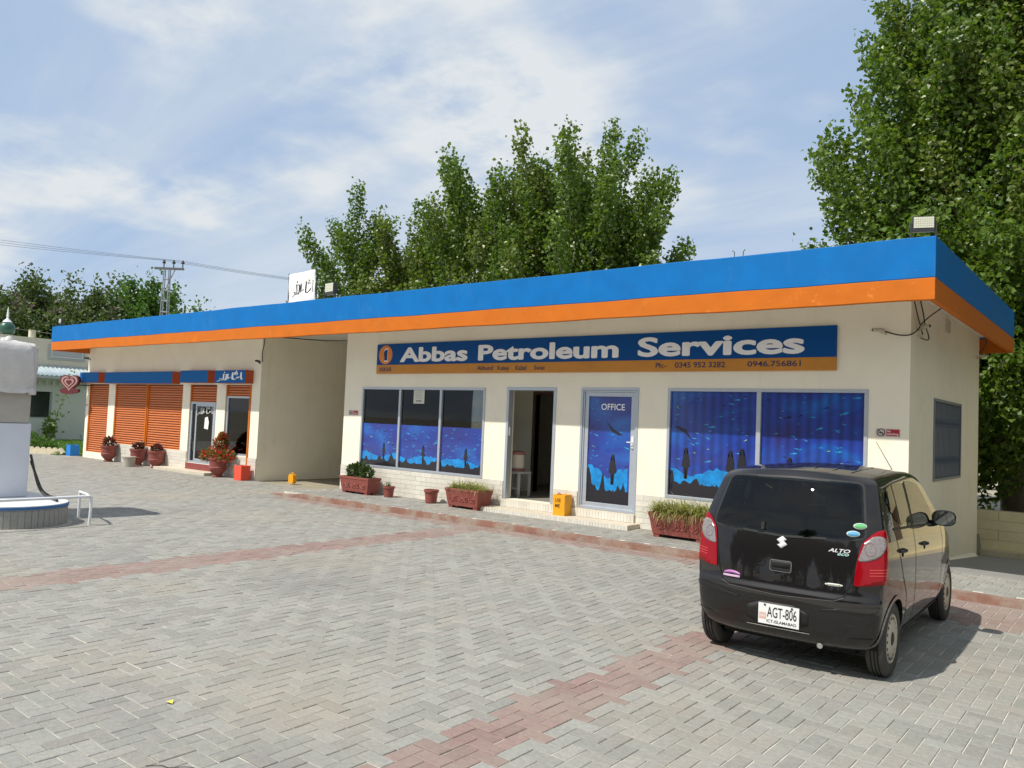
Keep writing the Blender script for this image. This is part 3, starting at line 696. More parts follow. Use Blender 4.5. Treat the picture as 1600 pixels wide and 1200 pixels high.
for x in (S4[1]-.06,): MB().box(x, x+.06, D-.02, D+.02, .02, 2.43).obj('guide_rail', ORANGE, bld)
# sign board fixed to the wall
sb = thing('sign_board', 'long blue and orange painted board reading Abbas Petroleum Services above the windows', 'sign', (0, 0, 0))
yS = D-.045
MB().box(-13.265, -3.505, yS, D-.002, 2.882, 3.335).obj('blue_panel', SIGN_BLUE, sb, bevel=.003)
MB().box(-13.265, -3.505, yS-.001, D-.002, 2.69, 2.8815).obj('orange_panel', SIGN_ORANGE, sb, bevel=.003)
fl = lambda k: (lambda a, b: (a, yS-.0015*k, b))
for t, a0, a1, b0, b1 in (('Abbas', -12.53, -10.575, 2.93, 3.245), ('Petroleum', -10.30, -7.10, 2.93, 3.24), ('Services', -6.73, -3.95, 2.935, 3.265)):
    mb = MB()
    for q, (ex, ez) in enumerate(((0, 0), (-.016, 0), (.016, 0), (0, .008), (0, -.008))): put_text(mb, t, fl(2+q*.25), a0+.016+ex, a1-.016+ex, b0+.008+ez, b1-.008+ez, WHITE_LET, .018)
    mb.obj('lettering', None, sb)
mb = MB(); n = 40; mb.add([(-12.981+.215*math.cos(2*math.pi*i/n), yS-.003, 3.10+.205*math.sin(2*math.pi*i/n)) for i in range(n)], [tuple(range(n))], SIGN_DISC)
one = [(-.05, -.14), (.065, -.14), (.065, .15), (-.01, .15), (-.065, .10), (-.065, .05), (-.035, .06), (-.035, -.10), (-.05, -.10)]
def poly3(mb, poly, y, s, cx, cz, m):
    bm = bmesh.new(); bm.faces.new([bm.verts.new((cx+a*s, y, cz+b*s)) for a, b in poly]); bmesh.ops.triangulate(bm, faces=bm.faces[:]); bm.verts.index_update()
    mb.add([v.co for v in bm.verts], [[v.index for v in f.verts] for f in bm.faces], m); bm.free()
poly3(mb, one, yS-.005, 1.0, -12.975, 3.09, WHITE_LET); poly3(mb, one, yS-.007, .80, -12.975, 3.09, SIGN_BLUE)
mb.obj('emblem', None, sb)
for t, a0, a1, b0, b1 in (('ASKAR', -13.17, -12.77, 2.735, 2.83), ('Akhund', -10.31, -9.91, 2.742, 2.83), ('Kalay', -9.79, -9.50, 2.715, 2.825), ('Kabal', -9.345, -9.085, 2.737, 2.828), ('Swat', -8.91, -8.655, 2.74, 2.82),
        ('Ph:-', -6.38, -6.18, 2.745, 2.832), ('0345 952 3282', -6.03, -5.17, 2.748, 2.838), ('0946.756861', -4.81, -4.00, 2.752, 2.839)):
    mb = MB(); put_text(mb, t, fl(3), a0, a1, b0, b1, INK, .012); mb.obj('lettering', None, sb)
# no-smoking plates
def no_smoking(x0, x1, z0, z1, label):
    t = thing('no_smoking_sign', label, 'sign', (0, 0, 0), group='no smoking plates on the wall'); y = D-.006
    MB().box(x0, x1, y, D-.001, z0, z1).obj('plate', mat('plate_pink', (.62, .52, .48), .4), t)
    h = z1-z0; cx = x0+h*.62; mb = MB(); mb.box(x0+h*1.25, x1-.008, y-.0015, y, z0+.01, z1-.01, mat('sign_red', (.42, .02, .03), .4))
    n = 20
    for i in range(n):
        a, b = 2*math.pi*i/n, 2*math.pi*(i+1)/n; r0, r1 = h*.40, h*.50
        mb.add([(cx+r0*math.cos(a), y-.002, z0+h/2+r0*math.sin(a)), (cx+r1*math.cos(a), y-.002, z0+h/2+r1*math.sin(a)), (cx+r1*math.cos(b), y-.002, z0+h/2+r1*math.sin(b)), (cx+r0*math.cos(b), y-.002, z0+h/2+r0*math.sin(b))], [(0,1,2,3)], BLACK_INK)
    ribbon(mb, [(cx-h*.3, z0+h*.8), (cx+h*.3, z0+h*.2)], .012, lambda a, b: (a, y-.0022, b), BLACK_INK)
    ribbon(mb, [(cx-h*.3, z0+h*.45), (cx+h*.3, z0+h*.45)], .012, lambda a, b: (a, y-.0022, b), BLACK_INK)
    put_text(mb, 'No', lambda a, b: (a, y-.003, b), x0+h*1.35, x0+h*1.75, z0+h*.55, z1-.02, WHITE_LET, .01)
    put_text(mb, 'smoking', lambda a, b: (a, y-.003, b), x0+h*1.35, x1-.02, z0+h*.14, z0+h*.48, WHITE_LET, .01)
    mb.obj('print', None, t)
no_smoking(-2.965, -2.655, 1.775, 1.885, 'small red and white no smoking plate near the right wall corner'); no_smoking(-14.17, -13.85, 1.765, 1.872, 'small red and white no smoking plate beside the three-pane window')
MB().box(-27.69, -27.60, D-.006, D-.001, 1.69, 1.76).obj('door_number_plate', mat('plate_red', (.5, .3, .28), .5), bld)
# recessed light box under the eave, conduit and cables
MB().box(-4.80, -4.60, 10.85, 11.05, ZT-.05, ZT+.002).obj('soffit_light', mat('light_box', (.6, .56, .44), .6), bld)
mb = MB(); mb.tube(smooth_pts([(-17.69, 11.72, 3.7), (-17.60, 11.66, 3.45), (-17.66, 11.64, 3.25), (-17.60, 11.64, 3.02)], 2), .012, 5); mb.tube(smooth_pts([(-17.6, 12.2, 3.70), (-16.2, 12.6, 3.60), (-14.4, 13.1, 3.62)], 2), .012, 5); mb.obj('cable', WIRE, bld)
# ------------------------------------------------------------------ the parked hatchback
CAR_YAW = math.radians(1.6)
car = thing('hatchback_car', 'small black hatchback parked nose to the kerb in the right foreground', 'car', (-2.195, 6.445, 0), CAR_YAW)
PAINT = mat('black_car_paint', (.0055, .0042, .0050), .45, coat=1.0, spec=.15)
PAINT.node_tree.nodes['Principled BSDF'].inputs['Coat Roughness'].default_value = .02
CGLASS = glass_mat('tinted_glass', (.48, .56, .55)); SGLASS = glass_mat('side_glass', (.60, .64, .62))
TRIM = mat('black_trim', (.010, .010, .011), .55); GAP = mat('panel_gap', (.002, .002, .002), .9)
REDL = mat('red_lens', (.25, .001, .006), .15, coat=.35, spec=.2); CLEARL = mat('clear_lens', (.21, .185, .185), .12, coat=1.0, noise=.3, nscale=60)
CHROME = mat('chrome', (.75, .75, .76), .12, metal=1.0)
LV = dict(Z=[.20, .235, .34, .48, .585, .625, .78, .92], HW=[.58, .665, .705, .722, .728, .728, .730, .724, .700, .662, .626, .605, .560],
          YR=[-.33, -.41, -.450, -.468, -.460, -.440, -.426, -.410, -.372, -.300, -.235, -.205, -.135], YF=[2.72, 2.84, 2.90, 2.92, 2.90, 2.88, 2.83, 2.66, 2.28, 1.98, 1.72, 1.58, 1.46])
def belt(y): return 1.085-.060*max(y, -.2)
def zroof(y):
    P = [(-.3, 1.432), (-.1, 1.448), (.25, 1.470), (.8, 1.482), (1.2, 1.470), (1.5, 1.430), (1.7, 1.38)]
    if y <= P[0][0]: return P[0][1]
    for a, b in zip(P[:-1], P[1:]):
        if y <= b[0]: return a[1]+(b[1]-a[1])*(y-a[0])/(b[0]-a[0])
    return P[-1][1]
def car_pos(u, v, k):
    y = LV['YR'][k]+(LV['YF'][k]-LV['YR'][k])*v
    au = abs(u)
    y += .105*au**4*max(0, 1-v)**9*(1.2 if k >= 7 else 1); y -= .30*au**2.6*v**9*(1 if k < 8 else .55)
    t = max(0, (.35-y)/.8); tf = max(0, (y-1.9)/1.0)
    tp = 1-.055*t*t-.13*tf*tf
    if k >= 9: tp = 1-.075*t*t-.05*tf
    x = u*LV['HW'][k]*tp
    if k < 6: z = LV['Z'][k]
    elif k == 6: z = .78-.015*y
    elif k == 7: z = .925-.030*y
    elif k == 8: z = belt(y)
    else:
        fr = {9: .42, 10: .75, 11: .91, 12: 1.0}[k]; z = belt(y)+(zroof(y)-belt(y))*fr
    if k == 12: z += .042*(1-u*u)
    if k == 0: z = .20
    return (x, y, z)
def car_cage():
    us = [-1, -.88, -.62, -.3, 0, .3, .62, .88, 1]; vs_ = [0, .025, .07, .14, .22, .31, .41, .51, .61, .71, .80, .88, .94, .98, 1]; K = 13
    idx = {}; V = []
    def vid(i, j, k):
        q = (i, j, k)
        if q not in idx: idx[q] = len(V); V.append(car_pos(us[i], vs_[j], k))
        return idx[q]
    F = []; nu, nv = len(us)-1, len(vs_)-1
    for j in range(nv):
        for k in range(K-1):
            F.append([vid(nu, j, k), vid(nu, j+1, k), vid(nu, j+1, k+1), vid(nu, j, k+1)]); F.append([vid(0, j+1, k), vid(0, j, k), vid(0, j, k+1), vid(0, j+1, k+1)])
    for i in range(nu):
        for k in range(K-1):
            F.append([vid(i, 0, k), vid(i+1, 0, k), vid(i+1, 0, k+1), vid(i, 0, k+1)]); F.append([vid(i+1, nv, k), vid(i, nv, k), vid(i, nv, k+1), vid(i+1, nv, k+1)])
        for j in range(nv):
            F.append([vid(i, j, K-1), vid(i+1, j, K-1), vid(i+1, j+1, K-1), vid(i, j+1, K-1)]); F.append([vid(i, j+1, 0), vid(i+1, j+1, 0), vid(i+1, j, 0), vid(i, j, 0)])
    me = bpy.data.meshes.new('body'); me.from_pydata(V, [], F)
    bm = bmesh.new(); bm.from_mesh(me); bmesh.ops.recalc_face_normals(bm, faces=bm.faces)
    cl = bm.edges.layers.float.new('crease_edge')
    for e in bm.edges:      # keep the bumper shelf, hatch corner and roof lip crisp
        zs = [v.co.z for v in e.verts]; ys = [v.co.y for v in e.verts]
        if max(ys) < .1 and abs(zs[0]-.585) < .01 and abs(zs[1]-.585) < .01: e[cl] = .55
        if max(ys) < -.0 and abs(zs[0]-.625) < .01 and abs(zs[1]-.625) < .01: e[cl] = .45
    bm.verts.ensure_lookup_table()
    for k in range(5, K-1):     # firm up the rear corner pillars
        for i in (0, nu):
            e = bm.edges.get((bm.verts[idx[(i, 0, k)]], bm.verts[idx[(i, 0, k+1)]]))
            if e: e[cl] = .42
    for i in range(nu):          # spoiler lip over the glass
        e = bm.edges.get((bm.verts[idx[(i, 0, K-1)]], bm.verts[idx[(i+1, 0, K-1)]]))
        if e: e[cl] = .45
    bm.to_mesh(me); bm.free(); return me
def evaluated_copy(o, name):
    dg = bpy.context.evaluated_depsgraph_get(); return bpy.data.meshes.new_from_object(o.evaluated_get(dg), depsgraph=dg)
tmp = bpy.data.objects.new('tmp', car_cage()); C.objects.link(tmp)
ss = tmp.modifiers.new('s', 'SUBSURF'); ss.levels = 3; ss.render_levels = 3
smooth_me = evaluated_copy(tmp, 'b')
bmx = bmesh.new(); bmx.from_mesh(smooth_me); CARBVH = BVHTree.FromBMesh(bmx); bmx.free()
# wheel openings
AX = [(0.0, .300), (2.40, .300)]; WZ = .277
cut = MB()
for (y, r) in AX:
    for s in (-1, 1): cut.lathe([(r, s*.45), (r, s*.95)], 40, (0, y, WZ), axis='x')
co = cut.obj('cut')
def round_poly(poly, r=.03, it=2):
    o = []
    for i in range(len(poly)):
        p = Vector(poly[i]).to_2d(); a = Vector(poly[i-1]).to_2d()-p; b = Vector(poly[(i+1) % len(poly)]).to_2d()-p
        q0 = p+a.normalized()*min(r, a.length*.45); q1 = p+b.normalized()*min(r, b.length*.45)
        for k in range(5):
            t = k/4; o.append(tuple(q0*(1-t)**2+p*2*t*(1-t)+q1*t*t))
    return o
def inset(poly, d):
    c = sum((Vector(p) for p in poly), Vector((0, 0)))/len(poly); o = []
    for p in poly:
        v = Vector(p)-c; o.append(tuple(c+v*(1-d/max(v.length, .05))))
    return o
P_REAR = round_poly([(-.578, 1.022), (0, .990), (.578, 1.022), (.545, 1.22), (.508, 1.415), (0, 1.428), (-.508, 1.415), (-.545, 1.22)], .05)
P_Q = round_poly([(-.03, 1.30), (.02, 1.215), (.10, 1.15), (.215, 1.105), (.215, 1.400), (.08, 1.385)], .022)
P_S1 = round_poly([(.250, 1.102), (.625, 1.080), (.625, 1.412), (.250, 1.402)], .022)
P_S2 = round_poly([(.715, 1.075), (1.74, 1.016), (1.46, 1.255), (1.26, 1.375), (1.00, 1.412), (.715, 1.414)], .03)
P_W = round_poly([(-.60, 1.03), (.60, 1.03), (.55, 1.22), (.49, 1.36), (-.49, 1.36), (-.55, 1.22)], .05)
def cutter(build):
    c = MB(); build(c); o = c.obj('cut'); m_ = tmp.modifiers.new('b', 'BOOLEAN'); m_.operation = 'DIFFERENCE'; m_.object = o; m_.solver = 'EXACT'; return o
def cab(c):
    vs_ = []; R_ = [(.50, .60, -.27, 2.02), (1.0, .605, -.27, 2.05), (1.2, .57, -.20, 1.84), (1.40, .515, -.12, 1.46)]
    for (z, X_, a, b) in R_: vs_ += [(-.40, a, z), (.40, a, z), (X_, a+.24, z), (X_, b-.34, z), (.40, b, z), (-.40, b, z), (-X_, b-.34, z), (-X_, a+.24, z)]
    c.add(vs_, [tuple(range(7, -1, -1)), tuple(range(24, 32))]+[(8*i+k, 8*i+(k+1) % 8, 8*i+8+(k+1) % 8, 8*i+8+k) for i in range(3) for k in range(8)])
def cut_sides(c):
    for s in (-1, 1):
        for pl_ in (P_Q, P_S1, P_S2): c.prism(inset(pl_, .016), lambda a, b, t, s=s: (s*(1.0-t), a, b), .55)
cuts_ = [cutter(cut_sides), cutter(lambda c: c.prism(inset(P_REAR, .02), lambda a, b, t: (a, -1+t, b), 1.05)), cutter(lambda c: c.prism(inset(P_W, .02), lambda a, b, t: (a, 3-t, b), 1.75)), cutter(cab)]
bo = tmp.modifiers.new('b', 'BOOLEAN'); bo.operation = 'DIFFERENCE'; bo.object = co; bo.solver = 'EXACT'
body_me = evaluated_copy(tmp, 'body'); body_me.name = 'body'
for o in cuts_: bpy.data.objects.remove(o)
bpy.data.objects.remove(tmp); bpy.data.objects.remove(co)
body_me.materials.clear(); body_me.materials.append(PAINT)
body_me.polygons.foreach_set('use_smooth', [True]*len(body_me.polygons)); body_me.set_sharp_from_angle(angle=math.radians(38))
mk('body', body_me, car)
def hit(o, d):
    p, n, i, dist = CARBVH.ray_cast(Vector(o), Vector(d).normalized())
    return p, n
def pr_rear(a, b, off): # (x,z)
    p, n = hit((a, -3, b), (0, 1, 0)); 
    if p is None: return Vector((a, -.4, b))
    return p + n*off
def pr_side(a, b, off, s=1): # (y,z)
    p, n = hit((3*s, a, b), (-s, 0, 0))
    if p is None: return Vector((.7*s, a, b))
    return p + n*off
def pr_corner(phi, b, off, s=1):
    c = Vector((.40*s, .05, b)); d = Vector((s*math.sin(phi), -math.cos(phi), 0))
    p, n = hit(c+d*2, -d)
    if p is None: return c+d*.4
    return p + n*off
def pr_top(a, b, off): # (x,y)
    p, n = hit((a, b, 3), (0, 0, -1)); return p+n*off
def patch(poly, pr, off, m, name, parent, cuts=3, thick=.006):
    bm = bmesh.new(); f = bm.faces.new([bm.verts.new((a, b, 0)) for a, b in poly]); bmesh.ops.triangulate(bm, faces=[f])
    for _ in range(cuts): bmesh.ops.subdivide_edges(bm, edges=bm.edges[:], cuts=1, use_grid_fill=True)
    bmesh.ops.triangulate(bm, faces=bm.faces[:])
    for v in bm.verts: v.co = pr(v.co.x, v.co.y, off)
    bmesh.ops.recalc_face_normals(bm, faces=bm.faces)
    me = bpy.data.meshes.new(name); bm.to_mesh(me); bm.free(); me.materials.append(m)
    me.polygons.foreach_set('use_smooth', [True]*len(me.polygons))
    o = mk(name, me, parent)
    # outward side must face away from the body centre
    c = sum((p.center*p.area for p in me.polygons), Vector())/max(1e-9, sum(p.area for p in me.polygons)); nn = sum((p.normal*p.area for p in me.polygons), Vector())
    if nn.dot(c-Vector((0, 1.2, .7))) < 0: me.flip_normals()
    if thick:
        so = o.modifiers.new('s', 'SOLIDIFY'); so.thickness = thick; so.offset = -1
    return o
def strip(path, pr, w, off, m, name, parent):
    mb = MB(); P = [pr(a, b, off) for a, b in path]; n = len(path); vs_ = []
    for i in range(n):
        a0, b0 = path[max(i-1, 0)]; a1, b1 = path[min(i+1, n-1)]; dx, dy = a1-a0, b1-b0; l = math.hypot(dx, dy) or 1
        for s in (-1, 1): vs_.append(pr(path[i][0]-dy/l*w/2*s, path[i][1]+dx/l*w/2*s, off))
    mb.add(vs_, [(2*i, 2*i+1, 2*i+3, 2*i+2) for i in range(n-1)]); return mb.obj(name, m, parent, smooth=60)
def dense(path, k=8):
    o = []
    for a, b in zip(path[:-1], path[1:]):
        for i in range(k): o.append(tuple(a[q]+(b[q]-a[q])*i/k for q in range(2)))
    return o+[path[-1]]
# tailgate: glass, seam, handle, badges
patch(P_REAR, pr_rear, .004, CGLASS, 'rear_window', car, 3, .0)
strip(dense([(-.575, 1.02), (-.545, .93), (-.515, .80), (-.495, .70), (-.455, .605), (-.39, .578), (0, .560), (.39, .578), (.455, .605), (.495, .70), (.515, .80), (.545, .93), (.575, 1.02)], 6), pr_rear, .011, .002, GAP, 'tailgate_seam', car)
strip(dense([*P_REAR, P_REAR[0]], 2), pr_rear, .016, .006, TRIM, 'rear_window_seal', car)
strip(dense([(-.455, .600), (-.39, .573), (0, .555), (.39, .573), (.455, .600)], 8), pr_rear, .004, .0035, CHROME if False else mat('seam_highlight', (.10, .09, .09), .3), 'tailgate_highlight', car)  # highlight along the tailgate's lower edge, painted as a lighter line
patch(round_poly([(-.085, .722), (.085, .722), (.085, .812), (-.085, .812)], .02), pr_rear, .004, TRIM, 'tailgate_handle', car, 2)
hs = [(-.080, .727), (.080, .727), (.080, .807), (-.080, .807)]
loop = round_poly(hs, .018); strip(dense(loop+[loop[0]], 2), pr_rear, .004, .0075, mat('handle_edge', (.16, .16, .16), .3), 'handle_rim', car)
patch([(-.066, .755), (.066, .755), (.066, .785), (-.066, .785)], pr_rear, .008, GAP, 'handle_slot', car, 1)
# wiper stub on the glass
mb = MB(); a, b = pr_rear(-.155, 1.02, .012), pr_rear(-.155, 1.075, .012); mb.tube([a, b], .016, 8); mb.obj('wiper', TRIM, car, smooth=40)
# bumper plate recess and number plate
patch(smooth_loop([(-.255, .315), (.215, .315), (.225, .495), (-.245, .495)], 1), pr_rear, .003, mat('recess_black', (.006, .006, .006), .6), 'plate_recess', car, 2)
pl = empty_part('number_plate', car)
P0 = pr_rear(0.0, .405, .016); MBp = MB(); MBp.box(-.145, .160, P0.y-.004, P0.y, .330, .482, mat('plate_white', (.74, .74, .74), .4)); MBp.obj('plate', None, pl)
mb = MB(); tp = lambda a, b: (a, P0.y-.0055, b)
put_text(mb, 'AGT-806', tp, -.078, .142, .384, .462, BLACK_INK, .006); put_text(mb, 'ICT-ISLAMABAD', tp, -.080, .142, .344, .366, BLACK_INK, .012)
mb.add([tp(-.138, .365), tp(-.086, .365), tp(-.086, .412), tp(-.138, .412)], [(0,1,2,3)], mat('plate_pinkish', (.62, .42, .36), .5)); put_text(mb, '***', lambda a, b: (a, P0.y-.0062, b), -.132, -.092, .380, .398, WHITE_LET)
for x in (-.095, .108): mb.lathe([(.008, -.003), (.006, 0)], 10, (x, P0.y-.006, .472), BLACK_INK, axis='y')
mb.obj('lettering', None, pl)
for s in (1, -1):     # raised wedges at the bumper corners
    patch([(s*.30, .500), (s*.50, .508), (s*.66, .512), (s*.685, .560), (s*.60, .552), (s*.45, .530)], pr_rear, .010, PAINT, 'bumper_wedge', car, 3, .012)
strip(dense([(-.245, .306), (.225, .306)], 8), pr_rear, .005, .008, CHROME, 'plate_lamp_trim', car)
strip(dense([(-.69, .352), (-.54, .335)], 6), pr_rear, .005, .002, GAP, 'bumper_crease', car); strip(dense([(.50, .318), (.70, .335)], 6), pr_rear, .005, .002, GAP, 'bumper_crease', car)
# badges
Em = [(-.040, .012), (.012, .040), (.020, .026), (.040, .012), (.010, -.004), (.030, -.014), (.040, -.022), (-.006, -.044), (-.016, -.028), (-.040, -.012), (-.010, .004), (-.030, .014)]
S1p = [(.000, .046), (.034, .022), (.012, .010), (.040, -.014), (-.004, -.046), (-.036, -.020), (-.012, -.010), (-.042, .016)]
patch([(a-.0, b+.944) for a, b in S1p], pr_rear, .007, MATS.get('badge_silver') or mat('badge_silver', (.62, .62, .64), .35), 'maker_badge', car, 1)
def badge(text, a0, a1, b0, b1, m, name, bold=.01, slant=0.0):
    V, F = text_geo(text, bold); mb = MB(); mb.add([pr_rear(a0+(a1-a0)*u+slant*v, b0+(b1-b0)*v, .005) for u, v in V], F, m); mb.obj(name, None, car)
badge('ALTO', .335, .475, .918, .944, mat('badge_silver', (.62, .62, .64), .35), 'model_badge', .02, .012); badge('eco', .395, .470, .897, .915, mat('badge_teal', (.35, .55, .52), .3), 'model_badge', .02, .008)
patch(smooth_loop([(.325, .676), (.445, .676), (.445, .695), (.325, .695)], 1), pr_rear, .004, mat('sticker_pale', (.66, .68, .60), .4), 'sticker', car, 1)
badge('IDLINGSTOP', .334, .428, .681, .690, BLACK_INK, 'sticker_print', .006)
PURP = mat('sticker_purple', (.42, .16, .42), .4)
patch(smooth_loop([(-.455, .655), (-.44, .672), (-.40, .683), (-.35, .680), (-.31, .665), (-.315, .652), (-.38, .660)], 1), pr_rear, .004, PURP, 'sticker', car, 1)
patch([(-.455, .632), (-.315, .632), (-.315, .648), (-.455, .648)], pr_rear, .004, mat('sticker_lilac', (.58, .40, .56), .4), 'sticker', car, 2)
for (cx, cz, m1) in ((.528, 1.112, mat('sticker_green', (.12, .42, .16), .4)), (.490, 1.056, mat('sticker_blue', (.10, .33, .55), .4))):
    patch([(cx+.043*math.cos(2*math.pi*i/20), cz+.021*math.sin(2*math.pi*i/20)) for i in range(20)], pr_rear, .013, mat('sticker_rim', (.6, .68, .66), .4), 'sticker', car, 1)
    patch([(cx+.038*math.cos(2*math.pi*i/20), cz+.017*math.sin(2*math.pi*i/20)) for i in range(20)], pr_rear, .0145, m1, 'sticker', car, 1)
# lamps
# cabin: seats with headrests, parcel shelf, dashboard, wheel
SEAT = mat('seat_cloth', (.055, .055, .06), .85, noise=.1, nscale=20)
for (sx, sy, wd) in ((-.29, .98, .24), (.29, .98, .24), (-.29, .22, .27), (.29, .22, .27)):
    st = empty_part('seat', car, (sx, sy, .50)); MB().box(-wd, wd, 0, .48, .0, .16).obj('cushion', SEAT, st, bevel=.04)
    b_ = MB().prism([(-.02, .10), (.10, .10), (.0, .60), (-.10, .60)], lambda a, b, t, wd=wd: (-wd+t, a, b), wd*2); b_.obj('backrest', SEAT, st, bevel=.03)
    MB().box(-.12, .12, -.15, -.05, .635, .80).obj('headrest', SEAT, st, bevel=.03)
    MB().tube([(-.05, -.07, .58), (-.05, -.09, .66)], .008, 5).obj('headrest_post', CHROME, st); MB().tube([(.05, -.07, .58), (.05, -.09, .66)], .008, 5).obj('headrest_post', CHROME, st)
MB().box(-.56, .56, 1.55, 1.98, .55, 1.0).obj('dashboard', TRIM, car, bevel=.05)
MB().lathe([(.17, -.012), (.185, 0), (.17, .012), (.155, 0)], 28, (.30, 1.42, .95), axis='y', capb=False, capt=False).obj('steering_wheel', TRIM, car, smooth=60)
MB().box(-.07, .07, 1.46, 1.49, 1.27, 1.33).obj('rear_view_mirror', TRIM, car, bevel=.01)
for s in (1, -1):
    pc = (lambda a, b, off, s=s: pr_corner(a, b, off, s))
    lamp = [(.52, 1.052), (.38, 1.0), (.32, .92), (.28, .82), (.255, .72), (.26, .690), (.45, .698), (.72, .722), (.84, .738), (.85, .85), (.85, .98), (.84, 1.075), (.78, 1.098), (.64, 1.085)]
    lo = patch(smooth_loop(lamp, 1), pc, .010, REDL, 'tail_lamp', car, 3, .012)
    clr = [(.52, 1.040), (.405, .985), (.345, .915), (.305, .868), (.45, .872), (.62, .900), (.72, .950), (.76, 1.01), (.74, 1.045), (.64, 1.052)]
    patch(smooth_loop(clr, 1), pc, .014, CLEARL, 'clear_lens', lo, 3, .004)
    for (ca_, cz_, cr_) in ((.50, .955, .045),): strip([(ca_+cr_*1.9*math.cos(2*math.pi*i/24), cz_+cr_*math.sin(2*math.pi*i/24)) for i in range(25)], pc, .006, .0155, mat('lens_ring', (.16, .10, .10), .2), 'lens_ring', lo)
    for zz in (.775, .795, .815): strip(dense([(.48, zz), (.76, zz+.010)], 10), pc, .003, .0112, mat('lens_rib', (.75, .10, .08), .2), 'lens_rib', lo)
    pf = (lambda a, b, off, s=s: hit((a*s, 5, b), (0, -1, 0))[0] + Vector((0, off, 0)))
    patch(smooth_loop([(.33, .66), (.58, .70), (.62, .82), (.52, .86), (.36, .78)], 1), pf, .01, CLEARL, 'headlight', car, 2)
# side glass, door seams, handles, arches
for s in (1, -1):
    ps = (lambda a, b, off, s=s: pr_side(a, b, off, s))
    patch(P_Q, ps, .004, SGLASS, 'quarter_window', car, 3, .0)
    patch(P_S1, ps, .004, SGLASS, 'side_window', car, 3, .0)
    patch(P_S2, ps, .004, SGLASS, 'side_window', car, 3, .0)
    strip(dense([(.232, 1.09), (.232, 1.39)], 8), ps, .020, .006, TRIM, 'window_divider', car)
    strip(dense([(.67, 1.07), (.67, 1.40)], 8), ps, .085, .003, TRIM, 'door_pillar', car)
    strip(dense([(.0, 1.086), (.6, 1.062), (1.2, 1.030), (1.80, .992)], 8), ps, .018, .005, TRIM, 'belt_trim', car)
    strip(dense([(.675, 1.06), (.665, .80), (.66, .50), (.66, .30)], 10), ps, .010, .002, GAP, 'door_seam', car)
    strip(dense([(1.93, .96), (1.90, .75), (1.86, .50), (1.86, .30)], 10), ps, .010, .002, GAP, 'door_seam', car)
    strip(dense([(.02, 1.08), (.10, .90), (.20, .72), (.33, .56), (.36, .44), (.37, .30)], 10), ps, .010, .002, GAP, 'door_seam', car)
    strip(dense([(.36, .275), (1.0, .272), (1.90, .275)], 12), ps, .035, .004, TRIM, 'sill_trim', car)
    for y in (.175, 1.02):
        z = .925-.03*y-.008; p = ps(y, z, .0)
        mb = MB(); mb.tube(smooth_pts([(p.x-.004*s, y-.045, z), (p.x+.028*s, y-.025, z+.004), (p.x+.030*s, y+.04, z+.003), (p.x-.004*s, y+.085, z)], 2), .013, 8); mb.obj('door_handle', PAINT, car, smooth=50)
        patch(smooth_loop([(y-.02, z-.045), (y+.05, z-.045), (y+.05, z+.02), (y-.02, z+.02)], 1), ps, .002, GAP, 'handle_recess', car, 1)
    for (y, r) in AX:
        pth = [(y+(r+.012)*math.cos(t), WZ+(r+.012)*math.sin(t)) for t in [math.radians(-2+184*i/26) for i in range(27)]]
        strip([q for q in pth if q[1] > .245], ps, .030, .007, PAINT, 'arch_lip', car)
        ang = [math.radians(-8+196*i/24) for i in range(25)]; ww = MB()
        ww.add([(s*.46, y+(r-.004)*math.cos(t), WZ+(r-.004)*math.sin(t)) for t in ang]+[(s*.66, y+(r-.004)*math.cos(t), WZ+(r-.004)*math.sin(t)) for t in ang], [(i, i+1, 26+i, 25+i) for i in range(24)]+[tuple(range(25))], GAP); ww.obj('wheel_well', None, car)
    # door mirror
    mi = empty_part('door_mirror', car, (s*.80, 1.50, 1.075)); hsx = MB(); prof = [(.02, .085), (.60, .075), (.86, .045), (1.0, .0), (.98, -.03), (.90, -.036)]
    n = 28; vs_ = []; fs = []
    for (r, yy) in prof:
        for k in range(n):
            th = 2*math.pi*k/n; c_, s_ = math.cos(th), math.sin(th); e = .75
            vs_.append((.098*r*math.copysign(abs(c_)**e, c_), yy, .070*r*math.copysign(abs(s_)**e, s_)))
    for i in range(len(prof)-1):
        for k in range(n): fs.append((i*n+k, i*n+(k+1) % n, (i+1)*n+(k+1) % n, (i+1)*n+k))
    fs.append(tuple(range(n))); hsx.add(vs_, fs); hsx.obj('shell', PAINT, mi, smooth=50)
    g = MB(); g.add([(.088*math.copysign(abs(math.cos(2*math.pi*k/n))**.75, math.cos(2*math.pi*k/n)), -.030, .060*math.copysign(abs(math.sin(2*math.pi*k/n))**.75, math.sin(2*math.pi*k/n))) for k in range(n)], [tuple(range(n))])
    g.obj('mirror_glass', mat('mirror_glass', (.35, .38, .40), .03, metal=1.0), mi)
    MB().tube([(-s*.07, .02, -.05), (-s*.165, .06, -.075)], [.028, .034], 8).obj('arm', TRIM, mi, smooth=50)
patch(P_W, lambda a, b, off: hit((a, 5, b), (0, -1, 0))[0]+Vector((0, off, off)), .004, SGLASS, 'windscreen', car, 3, .0)
